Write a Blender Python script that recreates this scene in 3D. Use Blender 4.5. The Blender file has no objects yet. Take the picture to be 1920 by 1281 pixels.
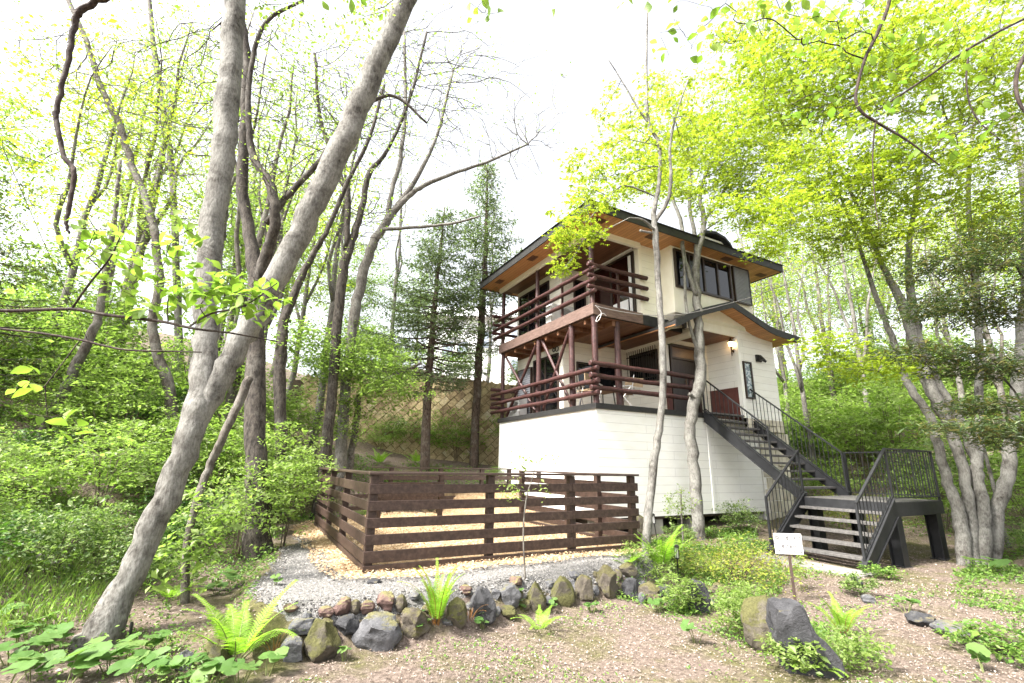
import bpy, bmesh, math, random
import numpy as np
from mathutils import Matrix, Vector

# ------------------------------------------------------------------ camera, sky, sun, exposure
scene = bpy.context.scene
COL = scene.collection
rng = np.random.default_rng(7)
random.seed(7)
EYE = 1.6
F = 883.476                        # focal length in pixels of the 1920 px wide frame
RW = np.array([[0.99985511, 0.01702257, 0.0],
               [-0.00432488, 0.25403083, 0.96718645],
               [0.016464, -0.96704631, 0.25406764]])      # camera (x right, y down, z forward) -> world
cam_d = bpy.data.cameras.new('camera'); cam = bpy.data.objects.new('camera', cam_d); COL.objects.link(cam)
cam_d.sensor_width = 36.0; cam_d.lens = F / 1920 * 36; cam_d.clip_start = 0.05; cam_d.clip_end = 2000
_m = Matrix.Identity(4)
for i in range(3):
    _m[i][0] = RW[i, 0]; _m[i][1] = -RW[i, 1]; _m[i][2] = -RW[i, 2]
_m[2][3] = EYE
cam.matrix_world = _m
scene.camera = cam

SUN_EL, SUN_AZ = math.radians(52), math.radians(-123)     # azimuth from +Y towards +X: behind-left of the camera
world = bpy.data.worlds.new('World'); scene.world = world; world.use_nodes = True
wn = world.node_tree; wn.nodes.clear()
sky = wn.nodes.new('ShaderNodeTexSky'); sky.sky_type = 'NISHITA'; sky.sun_disc = False
sky.sun_elevation = SUN_EL; sky.sun_rotation = SUN_AZ
sky.air_density = 1.0; sky.dust_density = 6.0; sky.ozone_density = 0.6
hs = wn.nodes.new('ShaderNodeHueSaturation'); hs.inputs['Saturation'].default_value = 0.22
bg = wn.nodes.new('ShaderNodeBackground'); bg.inputs['Strength'].default_value = 0.13
wo = wn.nodes.new('ShaderNodeOutputWorld')
wn.links.new(sky.outputs[0], hs.inputs['Color']); wn.links.new(hs.outputs[0], bg.inputs[0]); wn.links.new(bg.outputs[0], wo.inputs[0])
sd = bpy.data.lights.new('sun', 'SUN'); sd.energy = 3.3; sd.angle = math.radians(9); sd.color = (1.0, 0.95, 0.87)
sun = bpy.data.objects.new('sun', sd); COL.objects.link(sun)
sdir = Vector((math.sin(SUN_AZ) * math.cos(SUN_EL), math.cos(SUN_AZ) * math.cos(SUN_EL), math.sin(SUN_EL)))
sun.rotation_euler = sdir.to_track_quat('Z', 'Y').to_euler()
sun.location = sdir * 60
vs = scene.view_settings; vs.view_transform = 'Standard'; vs.look = 'None'; vs.exposure = 2.2; vs.gamma = 1.0
scene.cycles.max_bounces = 8; scene.cycles.diffuse_bounces = 4; scene.cycles.transmission_bounces = 5
scene.cycles.glossy_bounces = 3; scene.cycles.transparent_max_bounces = 4

# ------------------------------------------------------------------ helpers
def ray(u, v):
    return RW @ np.array([(u - 960) / F, (v - 640) / F, 1.0])
def P(u, v, Y):                    # the point of world depth Y seen at pixel (u, v) of the photograph
    r = ray(u, v); p = r * (Y / r[1]); p[2] += EYE; return p
def depth(p):
    return float((RW.T @ (np.asarray(p) - [0, 0, EYE]))[2])
def tag(o, label=None, cat=None, group=None, kind=None):
    if label: o['label'] = label
    if cat: o['category'] = cat
    if group: o['group'] = group
    if kind: o['kind'] = kind
    return o
def empty(name, loc, rz=0.0):
    o = bpy.data.objects.new(name, None); COL.objects.link(o)
    o.location = loc; o.rotation_euler = (0, 0, rz); o.empty_display_size = 0.2
    return o
def copy_tree(o, loc, rz=0.0, s=1.0, label=None, group=None):
    c = o.copy(); COL.objects.link(c); c.location = loc; c.rotation_euler = (0, 0, rz)
    c.scale = (s, s, s) if np.isscalar(s) else s
    if label: c['label'] = label
    if group: c['group'] = group
    for ch in o.children:
        d = ch.copy(); COL.objects.link(d); d.parent = c
    return c

class MB:                          # collects faces for ONE mesh
    def __init__(s): s.V = []; s.Q = []; s.T = []; s.n = 0
    def add(s, V, Q=None, T=None):
        V = np.asarray(V, float).reshape(-1, 3)
        if Q is not None and len(Q): s.Q.append(np.asarray(Q, int).reshape(-1, 4) + s.n)
        if T is not None and len(T): s.T.append(np.asarray(T, int).reshape(-1, 3) + s.n)
        s.V.append(V); s.n += len(V); return s
    BQ = [[0, 3, 2, 1], [4, 5, 6, 7], [0, 1, 5, 4], [1, 2, 6, 5], [2, 3, 7, 6], [3, 0, 4, 7]]
    def box(s, x0, x1, y0, y1, z0, z1):
        return s.add([[x0, y0, z0], [x1, y0, z0], [x1, y1, z0], [x0, y1, z0], [x0, y0, z1], [x1, y0, z1], [x1, y1, z1], [x0, y1, z1]], MB.BQ)
    def beam(s, p, q, w, h, up=(0, 0, 1)):
        p = np.asarray(p, float); q = np.asarray(q, float); d = q - p; d /= np.linalg.norm(d)
        a = np.cross(d, up)
        if np.linalg.norm(a) < 1e-4: a = np.cross(d, (1, 0, 0))
        a /= np.linalg.norm(a); b = np.cross(a, d)
        a = a * w / 2; b = b * h / 2
        return s.add([p - a - b, p + a - b, p + a + b, p - a + b, q - a - b, q + a - b, q + a + b, q - a + b],
                     [[0, 1, 2, 3], [4, 7, 6, 5], [0, 4, 5, 1], [1, 5, 6, 2], [2, 6, 7, 3], [3, 7, 4, 0]])
    def tube(s, pts, rad, n=6, cap=True, rough=0.0):
        pts = np.asarray(pts, float); m = len(pts); rad = np.broadcast_to(np.asarray(rad, float), (m,))
        t = np.gradient(pts, axis=0); t /= np.linalg.norm(t, axis=1)[:, None] + 1e-9
        ref = np.array([0.31, 0.95, 0.05]) if abs(t[0][2]) > .6 else np.array([0.05, 0.1, 1.0])
        a = np.zeros((m, 3)); prev = ref - t[0] * (ref @ t[0])
        for i in range(m):
            prev = prev - t[i] * (prev @ t[i]); L = np.linalg.norm(prev)
            prev = prev / L if L > 1e-6 else ref; a[i] = prev
        b = np.cross(t, a)
        an = np.arange(n) * 2 * math.pi / n
        rr = rad[:, None] * np.ones((m, n))
        if rough: rr = rr * (1 + rough * rng.normal(size=(m, n)).clip(-2, 2))
        V = pts[:, None, :] + rr[:, :, None] * (np.cos(an)[None, :, None] * a[:, None, :] + np.sin(an)[None, :, None] * b[:, None, :])
        i0 = (np.arange(m - 1)[:, None] * n + np.arange(n)[None, :]); i1 = np.arange(m - 1)[:, None] * n + (np.arange(n) + 1)[None, :] % n
        Q = np.stack([i0, i1, i1 + n, i0 + n], -1).reshape(-1, 4)
        V = V.reshape(-1, 3); T = []
        if cap:
            c0 = len(V); V = np.vstack([V, pts[0], pts[-1]])
            for k in range(n):
                T.append([c0, (k + 1) % n, k]); T.append([c0 + 1, (m - 1) * n + k, (m - 1) * n + (k + 1) % n])
        return s.add(V, Q, T)
    def poly(s, ring, ext):        # a convex/star-shaped ring of points pushed along ext, both ends closed as fans
        r = np.asarray(ring, float); n = len(r); e = np.asarray(ext, float)
        V = np.vstack([r, r + e, r.mean(0), r.mean(0) + e]); Q = []; T = []
        for k in range(n):
            j = (k + 1) % n; Q.append([k, j, n + j, n + k]); T.append([2 * n, j, k]); T.append([2 * n + 1, n + k, n + j])
        return s.add(V, Q, T)
    def strip(s, lo, hi, ext):     # closed solid from two matching lines (lower, upper) pushed along ext
        lo = np.asarray(lo, float); hi = np.asarray(hi, float); n = len(lo); e = np.asarray(ext, float)
        V = np.vstack([lo, hi, lo + e, hi + e]); Q = []
        for k in range(n - 1):
            Q += [[k, k + 1, n + k + 1, n + k], [2 * n + k, 3 * n + k, 3 * n + k + 1, 2 * n + k + 1],
                  [k, 2 * n + k, 2 * n + k + 1, k + 1], [n + k, n + k + 1, 3 * n + k + 1, 3 * n + k]]
        Q += [[0, n, 3 * n, 2 * n], [n - 1, 3 * n - 1, 4 * n - 1, 2 * n - 1]]
        return s.add(V, Q)
    def build(s, name, mat, parent=None, org=(0, 0, 0), smooth=False, bevel=0.0, label=None):
        V = np.vstack(s.V) - np.asarray(org, float)
        nq = sum(len(q) for q in s.Q); nt = sum(len(t) for t in s.T)
        idx = np.concatenate(([np.vstack(s.Q).ravel()] if nq else []) + ([np.vstack(s.T).ravel()] if nt else []))
        me = bpy.data.meshes.new(name); me.vertices.add(len(V)); me.vertices.foreach_set('co', V.astype(np.float32).ravel())
        me.loops.add(len(idx)); me.loops.foreach_set('vertex_index', idx.astype(np.int32))
        me.polygons.add(nq + nt)
        ls = np.concatenate([np.arange(nq) * 4, nq * 4 + np.arange(nt) * 3]).astype(np.int32)
        me.polygons.foreach_set('loop_start', ls)
        me.polygons.foreach_set('use_smooth', np.full(nq + nt, bool(smooth)))
        me.update(calc_edges=True)
        for m_ in (mat if isinstance(mat, (list, tuple)) else [mat]): me.materials.append(m_)
        o = bpy.data.objects.new(name, me); COL.objects.link(o)
        if parent is not None: o.parent = parent
        if bevel:
            b = o.modifiers.new('bevel', 'BEVEL'); b.width = bevel; b.segments = 2; b.limit_method = 'ANGLE'; b.angle_limit = 0.8
        if label: o['label'] = label
        return o

# ------------------------------------------------------------------ materials
def nt_new(name):
    m = bpy.data.materials.new(name); m.use_nodes = True; t = m.node_tree; t.nodes.clear()
    out = t.nodes.new('ShaderNodeOutputMaterial'); return m, t, out
def ramp(t, fac, stops):
    r = t.nodes.new('ShaderNodeValToRGB'); cr = r.color_ramp
    while len(cr.elements) < len(stops): cr.elements.new(0.5)
    for e, (p, c) in zip(cr.elements, stops): e.position = p; e.color = (*c, 1)
    t.links.new(fac, r.inputs[0]); return r.outputs[0]
def noise(t, vec, scale, detail=5, rough=0.6, dist=0.0):
    n = t.nodes.new('ShaderNodeTexNoise'); n.inputs['Scale'].default_value = scale; n.inputs['Detail'].default_value = detail
    n.inputs['Roughness'].default_value = rough; n.inputs['Distortion'].default_value = dist
    t.links.new(vec, n.inputs['Vector']); return n.outputs[0]
def objvec(t, sc=(1, 1, 1), rot=(0, 0, 0)):
    c = t.nodes.new('ShaderNodeTexCoord'); m = t.nodes.new('ShaderNodeMapping')
    m.inputs['Scale'].default_value = sc; m.inputs['Rotation'].default_value = rot
    t.links.new(c.outputs['Object'], m.inputs[0]); return m.outputs[0]
def mixc(t, fac, a, b, mode='MIX'):
    m = t.nodes.new('ShaderNodeMix'); m.data_type = 'RGBA'; m.blend_type = mode
    for s_, x in ((m.inputs[0], fac), (m.inputs[6], a), (m.inputs[7], b)):
        if hasattr(x, 'is_output'): t.links.new(x, s_)
        elif isinstance(x, (tuple, list)): s_.default_value = (*x, 1)
        else: s_.default_value = x
    return m.outputs[2]
def math_(t, op, a, b=0.0):
    m = t.nodes.new('ShaderNodeMath'); m.operation = op
    for s_, x in ((m.inputs[0], a), (m.inputs[1], b)):
        if hasattr(x, 'is_output'): t.links.new(x, s_)
        else: s_.default_value = x
    return m.outputs[0]
def finish(t, out, col, rough=0.6, bump=None, bstr=0.3, bdist=0.01, spec=0.4, metal=0.0, emit=None):
    p = t.nodes.new('ShaderNodeBsdfPrincipled')
    if hasattr(col, 'is_output'): t.links.new(col, p.inputs['Base Color'])
    else: p.inputs['Base Color'].default_value = (*col, 1)
    if hasattr(rough, 'is_output'): t.links.new(rough, p.inputs['Roughness'])
    else: p.inputs['Roughness'].default_value = rough
    p.inputs['Specular IOR Level'].default_value = spec; p.inputs['Metallic'].default_value = metal
    if emit: p.inputs['Emission Color'].default_value = (*emit[0], 1); p.inputs['Emission Strength'].default_value = emit[1]
    if bump is not None:
        b = t.nodes.new('ShaderNodeBump'); b.inputs['Strength'].default_value = bstr; b.inputs['Distance'].default_value = bdist
        t.links.new(bump, b.inputs['Height']); t.links.new(b.outputs[0], p.inputs['Normal'])
    t.links.new(p.outputs[0], out.inputs[0]); return p
def island(t):
    return t.nodes.new('ShaderNodeNewGeometry').outputs['Random Per Island']
def surf(name, c1, c2, scale=6, sc=(1, 1, 1), rough=0.6, bstr=0.3, bdist=0.01, spec=0.4, c3=None, detail=6, isl=0.0, metal=0.0):
    m, t, out = nt_new(name); v = objvec(t, sc); n = noise(t, v, scale, detail)
    stops = [(0.3, c1), (0.7, c2)] if c3 is None else [(0.3, c1), (0.52, c2), (0.72, c3)]
    c = ramp(t, n, stops)
    if isl:
        r = math_(t, 'MULTIPLY_ADD', island(t), isl * 2); t.nodes[-1].inputs[2].default_value = 1 - isl
        c = mixc(t, 1.0, c, r, 'MULTIPLY')
    finish(t, out, c, rough, n, bstr, bdist, spec, metal); return m
def leafmat(name, cols, trans=0.45, tcol=None, rough=0.45):
    m, t, out = nt_new(name); r = island(t)
    k = len(cols); c = ramp(t, r, [((i + .3) / k, cc) for i, cc in enumerate(cols)])
    p = finish(t, out, c, rough, spec=0.35)
    tr = t.nodes.new('ShaderNodeBsdfTranslucent')
    tc = mixc(t, 1.0, c, tcol or (1.28, 1.5, .8), 'MULTIPLY'); t.links.new(tc, tr.inputs[0])
    mx = t.nodes.new('ShaderNodeMixShader'); mx.inputs[0].default_value = trans
    t.links.new(p.outputs[0], mx.inputs[1]); t.links.new(tr.outputs[0], mx.inputs[2]); t.links.new(mx.outputs[0], out.inputs[0])
    return m
def bark(name, c1, c2, lich, amount=0.55, scale=9):
    m, t, out = nt_new(name); v = objvec(t, (1, 1, .35)); n = noise(t, v, scale * 2.2, 8, .65, .4)
    v2 = objvec(t); n2 = noise(t, v2, 3.2, 6, .65); n3 = noise(t, v2, 26, 4, .7)
    c = ramp(t, n, [(0.36, c1), (0.60, c2)])
    k = math_(t, 'MULTIPLY_ADD', n3, .35); t.nodes[-1].inputs[2].default_value = 0
    k = math_(t, 'ADD', n2, k)
    f = ramp(t, k, [(amount - .06, (0, 0, 0)), (amount + .2, (1, 1, 1))])
    c = mixc(t, f, c, lich); c = mixc(t, 1.0, c, ramp(t, noise(t, objvec(t, (1, 1, .25)), 60, 3, .7), [(.3, (.62, .6, .58)), (.6, (1.1, 1.1, 1.1))]), 'MULTIPLY')
    h = math_(t, 'ADD', n, math_(t, 'MULTIPLY', n3, .4))
    finish(t, out, c, 0.85, h, 0.8, 0.02, 0.2); return m
def siding(name, col, gap, row=0.2, off=0.0):
    m, t, out = nt_new(name); c = t.nodes.new('ShaderNodeTexCoord'); sp = t.nodes.new('ShaderNodeSeparateXYZ')
    t.links.new(c.outputs['Object'], sp.inputs[0])
    cb = t.nodes.new('ShaderNodeCombineXYZ'); t.links.new(math_(t, 'ADD', sp.outputs[0], sp.outputs[1]), cb.inputs[0]); t.links.new(sp.outputs[2], cb.inputs[1])
    b = t.nodes.new('ShaderNodeTexBrick'); t.links.new(cb.outputs[0], b.inputs['Vector'])
    b.offset = 0.37; b.inputs['Scale'].default_value = 1.0; b.inputs['Brick Width'].default_value = 2.4; b.inputs['Row Height'].default_value = row
    b.inputs['Mortar Size'].default_value = 0.0035; b.inputs['Mortar Smooth'].default_value = 0.2; b.inputs['Bias'].default_value = 0
    b.inputs['Color1'].default_value = (*col, 1); b.inputs['Color2'].default_value = (*[x * .965 for x in col], 1); b.inputs['Mortar'].default_value = (*gap, 1)
    n = noise(t, objvec(t, (1, 1, 3)), 2.2, 6, .6)
    cc = mixc(t, 1.0, b.outputs[0], ramp(t, n, [(.3, (.93, .92, .9)), (.65, (1, 1, 1))]), 'MULTIPLY')
    h = math_(t, 'SUBTRACT', math_(t, 'MULTIPLY', noise(t, objvec(t, (1, 1, 5)), 9, 4), .25), b.outputs['Fac'])
    finish(t, out, cc, .55, h, .5, .006, .35); return m
def planks(name, c1, c2, axis=0, w=0.09, rough=.5):
    m, t, out = nt_new(name); c = t.nodes.new('ShaderNodeTexCoord'); sp = t.nodes.new('ShaderNodeSeparateXYZ')
    t.links.new(c.outputs['Object'], sp.inputs[0]); x = math_(t, 'DIVIDE', sp.outputs[axis], w)
    fr = math_(t, 'FRACT', x); g = math_(t, 'LESS_THAN', fr, .07)
    wn_ = t.nodes.new('ShaderNodeTexWhiteNoise'); wn_.noise_dimensions = '1D'; t.links.new(math_(t, 'FLOOR', x), wn_.inputs['W'])
    sc = (14, 1, 3) if axis == 0 else (1, 14, 3)
    n = noise(t, objvec(t, sc), 2.5, 5)
    k = math_(t, 'ADD', math_(t, 'MULTIPLY', n, .6), math_(t, 'MULTIPLY', wn_.outputs[0], .4))
    cc = ramp(t, k, [(.25, c1), (.75, c2)]); cc = mixc(t, g, cc, [q * .35 for q in c1])
    finish(t, out, cc, rough, math_(t, 'SUBTRACT', 1.0, g), .5, .004, .35); return m

M = {}
M['wall'] = siding('white_siding', (.83, .825, .80), (.46, .455, .44))
M['wall_cream'] = siding('cream_siding', (.82, .795, .71), (.50, .475, .41))
M['trim_cream'] = surf('cream_paint', (.76, .72, .62), (.82, .79, .70), 5, rough=.5, bstr=.1)
M['trim_white'] = surf('white_paint', (.78, .77, .74), (.83, .82, .8), 5, rough=.5, bstr=.1)
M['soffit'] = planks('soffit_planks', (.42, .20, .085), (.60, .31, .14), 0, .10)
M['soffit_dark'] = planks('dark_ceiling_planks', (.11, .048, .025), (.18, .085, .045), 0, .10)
M['log'] = surf('red_brown_log', (.026, .011, .0105), (.052, .020, .019), 5, (3, 3, 3), rough=.5, bstr=.5, c3=(.085, .042, .038))
M['beamwood'] = surf('weathered_beam', (.075, .045, .038), (.16, .105, .085), 7, (1, 1, 4), rough=.7, bstr=.4)
M['fascia'] = surf('dark_roof_edge', (.011, .011, .0115), (.026, .025, .025), 8, rough=.6, bstr=.15)
M['roof'] = surf('dark_roof_sheet', (.03, .03, .032), (.06, .058, .058), 5, rough=.55)
M['frame'] = surf('dark_brown_frame', (.022, .014, .011), (.04, .026, .02), 6, rough=.4, bstr=.05)
M['steel'] = surf('black_painted_steel', (.010, .0105, .012), (.022, .0225, .025), 7, rough=.5, bstr=.15, spec=.35)
M['tread'] = surf('grey_worn_tread', (.05, .047, .046), (.12, .113, .108), 9, (1, 3, 1), rough=.7, bstr=.3)
M['fence'] = surf('brown_fence_stain', (.021, .0115, .0085), (.042, .0245, .0185), 4, (5, 5, 5), rough=.55, bstr=.3, c3=(.066, .042, .033))
M['fence_top'] = surf('brown_fence_top', (.034, .021, .017), (.066, .043, .034), 5, (4, 4, 4), rough=.5, bstr=.2)
M['shutter'] = surf('grey_shutter', (.15, .155, .175), (.2, .205, .225), 5, rough=.45, bstr=.05)
M['slab'] = surf('worn_slab', (.13, .122, .112), (.23, .218, .2), 9, rough=.9, bstr=.4)
M['concrete'] = surf('pier_concrete', (.22, .21, .195), (.34, .33, .30), 6, rough=.85, bstr=.4)
M['wainscot'] = surf('red_brown_panel', (.085, .026, .022), (.125, .042, .035), 6, rough=.6, bstr=.1)
M['door'] = surf('dark_door', (.012, .009, .009), (.03, .02, .018), 4, (6, 6, 1), rough=.4)
M['iron'] = surf('black_iron', (.012, .012, .012), (.03, .028, .026), 12, rough=.5, bstr=.1)
M['brass'] = surf('aged_brass', (.05, .03, .014), (.12, .07, .03), 9, rough=.4, bstr=.1, metal=.6)
M['plastic'] = surf('grey_plastic', (.48, .48, .47), (.58, .58, .57), 5, rough=.5, bstr=.05)
M['canvas'] = surf('tan_canvas', (.28, .2, .12), (.38, .28, .18), 12, rough=.8)
M['alu'] = surf('pale_metal', (.55, .55, .55), (.66, .66, .66), 7, rough=.35, bstr=.05, metal=.5)
M['vent'] = surf('brown_vent', (.10, .05, .03), (.15, .08, .05), 6, rough=.6)
M['stonebase'] = surf('cream_stone', (.42, .38, .30), (.62, .58, .48), 5, rough=.8, bstr=.5, isl=.15)
M['sign'] = surf('white_sign', (.66, .60, .61), (.64, .64, .65), 4, rough=.4, bstr=.02)
M['ink'] = surf('grey_ink', (.018, .018, .02), (.03, .03, .034), 4, rough=.5, bstr=0)
M['signpost'] = surf('brown_post', (.045, .029, .024), (.075, .05, .04), 6, (4, 4, 1), rough=.6)
M['chrome'] = surf('dark_lamp_metal', (.02, .02, .02), (.05, .05, .05), 6, rough=.3, bstr=0, metal=.7)
M['cable'] = surf('grey_cable', (.10, .095, .09), (.15, .145, .14), 9, rough=.6, bstr=0)
M['distant'] = surf('pale_distant_wall', (.74, .75, .78), (.8, .81, .83), 2, rough=.7, bstr=0)
M['distwin'] = surf('distant_window', (.25, .29, .36), (.33, .37, .44), 2, rough=.2, bstr=0)
def glassmat(name, col, rough=.03, spec=.9):
    m, t, out = nt_new(name); n = noise(t, objvec(t), 1.5, 2); p = finish(t, out, col, rough, n, .06, .01, spec); p.inputs['IOR'].default_value = 1.5; return m
M['glass'] = glassmat('dark_window_glass', (.006, .006, .007), .02, .5)
M['glass_red'] = glassmat('window_glass_red_curtain', (.022, .006, .005), .04, .4)
M['curtain_and_sky_panels'] = surf('white_curtain_and_sky', (.70, .71, .72), (.8, .81, .82), 3, (12, 12, 1), rough=.7, bstr=.4)
m_, t_, o_ = nt_new('lit_lamp_glass'); finish(t_, o_, (.9, .6, .3), .3, emit=((1.0, .62, .28), 3.2)); M['lampglass'] = m_
m_, t_, o_ = nt_new('stained_window'); vv_ = objvec(t_); vo = t_.nodes.new('ShaderNodeTexVoronoi'); vo.inputs['Scale'].default_value = 9; t_.links.new(vv_, vo.inputs['Vector'])
finish(t_, o_, ramp(t_, noise(t_, vv_, 5, 5), [(.38, (.02, .025, .03)), (.5, (.10, .16, .17)), (.56, (.45, .5, .5)), (.62, (.05, .1, .13))]), .08, spec=.8); M['stained'] = m_

M['bark_grey'] = bark('pale_grey_bark', (.020, .0175, .015), (.092, .084, .074), (.20, .196, .18), .57, 11)
M['bark_dark'] = bark('dark_furrowed_bark', (.020, .017, .015), (.078, .067, .057), (.15, .14, .125), .76)
M['bark_mid'] = bark('brown_grey_bark', (.040, .033, .028), (.115, .100, .085), (.20, .192, .172), .66)
M['bark_pale'] = bark('pale_far_bark', (.07, .063, .056), (.15, .138, .124), (.22, .214, .195), .66)
M['bark_spruce'] = bark('spruce_bark', (.045, .032, .026), (.115, .085, .066), (.19, .18, .15), .74)
M['bark_twig'] = bark('dark_twig_bark', (.02, .014, .013), (.06, .044, .038), (.12, .11, .1), .8)
M['lf_maple'] = leafmat('maple_leaves', [(.16, .23, .028), (.23, .30, .038), (.30, .355, .06), (.19, .27, .03)], .6, (1.5, 1.5, .7))
M['lf_young'] = leafmat('young_yellow_leaves', [(.16, .22, .05), (.21, .27, .07), (.28, .33, .12), (.14, .20, .04)], .55)
M['lf_near'] = leafmat('near_green_leaves', [(.13, .21, .035), (.17, .255, .04), (.23, .31, .07)], .5)
M['lf_shrub'] = leafmat('shrub_leaves', [(.060, .105, .028), (.095, .15, .04), (.13, .19, .055), (.20, .26, .09)], .45)
M['lf_shrub2'] = leafmat('bright_shrub_leaves', [(.12, .18, .045), (.175, .245, .06), (.24, .31, .10)], .55)
M['lf_dark'] = leafmat('dark_green_leaves', [(.035, .085, .018), (.055, .12, .022), (.085, .16, .03)], .35)
M['lf_azalea'] = leafmat('azalea_leaves', [(.22, .28, .03), (.28, .30, .05), (.20, .15, .06), (.16, .22, .03)], .4)
M['lf_spruce'] = leafmat('spruce_needles', [(.085, .115, .06), (.12, .155, .08), (.16, .20, .11)], .4)
M['lf_yew'] = leafmat('yew_needles', [(.034, .058, .02), (.052, .082, .028), (.08, .115, .038), (.115, .105, .03)], .25)
M['lf_fern'] = leafmat('fern_fronds', [(.17, .31, .03), (.21, .36, .04), (.26, .40, .06)], .5)
M['lf_fernold'] = leafmat('rusty_fern_stems', [(.19, .075, .02), (.26, .12, .03), (.14, .08, .03)], .3)
M['lf_butter'] = leafmat('butterbur_leaves', [(.055, .125, .028), (.075, .15, .036), (.10, .18, .05), (.13, .20, .06)], .4)
M['lf_ground'] = leafmat('ground_cover_leaves', [(.075, .15, .03), (.11, .20, .035), (.16, .25, .05)], .4)
M['stem'] = surf('green_stems', (.10, .12, .04), (.16, .18, .06), 8, rough=.6, bstr=0)
M['stem_brown'] = surf('brown_stems', (.055, .04, .028), (.11, .085, .06), 8, rough=.7, bstr=.1)
def litter(name, cols):
    m, t, out = nt_new(name); c = ramp(t, island(t), [((i + .3) / len(cols), cc) for i, cc in enumerate(cols)]); finish(t, out, c, .8, spec=.2); return m
M['litter'] = litter('dry_leaf_litter', [(.10, .074, .059), (.185, .145, .119), (.265, .215, .182), (.145, .11, .087), (.36, .305, .265)])
M['chips'] = litter('wood_chips', [(.36, .235, .13), (.47, .335, .20), (.55, .42, .27), (.30, .185, .095), (.60, .49, .34)])
M['pebbles'] = litter('grey_pebbles', [(.105, .10, .096), (.15, .144, .137), (.21, .202, .192), (.07, .067, .064), (.30, .287, .27)])
# rock materials
def rockmat(name, c1, c2, moss, mlo):
    m, t, out = nt_new(name); v = objvec(t); n = noise(t, v, 7, 9, .68); n2 = noise(t, v, 3.1, 6, .6); n3 = noise(t, v, 45, 3, .7)
    g = t.nodes.new('ShaderNodeNewGeometry'); sp = t.nodes.new('ShaderNodeSeparateXYZ'); t.links.new(g.outputs['True Normal'], sp.inputs[0])
    k = math_(t, 'ADD', math_(t, 'MULTIPLY', sp.outputs[2], .28), n2); k = math_(t, 'ADD', k, math_(t, 'MULTIPLY', n3, .12))
    f = ramp(t, k, [(mlo, (0, 0, 0)), (min(mlo + .12, 1), (1, 1, 1))])
    c = ramp(t, n, [(.3, c1), (.7, c2)]); mm = ramp(t, n3, [(.35, [q * .55 for q in moss]), (.7, moss)])
    finish(t, out, mixc(t, f, c, mm), .85, math_(t, 'ADD', n, math_(t, 'MULTIPLY', n3, .3)), .9, .03, .3); return m
M['rk_grey'] = rockmat('grey_lava_rock', (.04, .04, .043), (.14, .14, .148), (.14, .13, .06), .74)
M['rk_dark'] = rockmat('dark_lava_rock', (.016, .016, .018), (.062, .062, .066), (.14, .12, .065), .80)
M['rk_moss'] = rockmat('mossy_rock', (.045, .039, .03), (.125, .11, .085), (.085, .082, .028), .50)
M['rk_red'] = rockmat('reddish_rock', (.06, .036, .031), (.15, .095, .083), (.16, .15, .06), .70)
M['rk_brown'] = rockmat('brown_rock', (.045, .037, .029), (.13, .112, .088), (.10, .09, .038), .58)

# ------------------------------------------------------------------ ground
HC = np.array([1.97103, 10.9]); UA = np.array([0.88003757, 0.47490407]); VA = np.array([-0.47490407, 0.88003757])
HROT = math.atan2(UA[1], UA[0])
def H(u, v, z=0.0):                # house axes -> world
    p = HC + UA * u + VA * v; return np.array([p[0], p[1], z])
CTRL = np.array([
    (0, 0, 0), (0, 4, 0), (3, 4, 0), (5, 5, .0), (4.5, 7, 0), (6.5, 8, 0), (9, 9.5, .0), (-2, 3.6, 0), (-3.6, 4.4, 0), (8, 5, .1), (11, 8, .2), (4, 10.5, .02), (7, 12, .05),
    (1.5, 12, .1), (-1, 9, .25), (-3.4, 6.2, .15), (-5, 5.5, .4), (-3.6, 7.6, .25), (-4.6, 9.5, .55), (-6, 9, 1.1), (-8, 10, 2.1), (-12, 12, 4.0), (-10, 7, 2.0), (-7, 5, .75), (-5, 2, .2),
    (-15, 8, 4.2), (-20, 15, 7.5), (-8, 14, 2.4), (-6, 12, 1.3), (-4, 14, 1.15), (-1, 15, 1.3), (1, 16, 1.3), (-2, 12, .6), (0, 13, .7), (-10, 20, 4.2), (-8, -4, .3), (8, -4, 0), (0, -8, 0),
    (12, 13, .7), (15, 10, .8), (13, 18, 2.2), (20, 20, 4.2), (8, 16, .7), (9, 22, 2.6), (12, 28, 5.0), (25, 30, 8.5), (4, 24, 2.2), (0, 24, 2.2), (0, 45, 4.5), (-22, 34, 10), (32, 12, 3.5), (-30, 0, 5), (30, -20, 2), (-30, -30, 2),
    (60, 40, 14), (-60, 40, 16), (0, 80, 8), (70, -10, 6), (-70, -10, 8), (40, 80, 14), (-40, 80, 15), (0, -70, 0)], float)
_d = np.linalg.norm(CTRL[:, None, :2] - CTRL[None, :, :2], axis=2)
_A = np.block([[_d, np.ones((len(CTRL), 1))], [np.ones((1, len(CTRL))), np.zeros((1, 1))]])
_w = np.linalg.solve(_A, np.append(CTRL[:, 2], 0))
TERR = np.array([(-2.25, 4.75), (-1.88, 4.75), (-1.55, 4.95), (-1.3, 5.15), (-1.0, 5.25), (-.67, 5.4), (-.3, 5.8), (.05, 6.05), (.66, 6.5), (1.3, 7.0), (2.0, 7.5), (2.5, 8.4), (2.2, 10.0), (-2, 13), (-5.6, 11.5), (-4.4, 9.6), (-3.3, 7.4), (-2.7, 5.8)])
def smooth(x): x = np.clip(x, 0, 1); return x * x * (3 - 2 * x)
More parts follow.
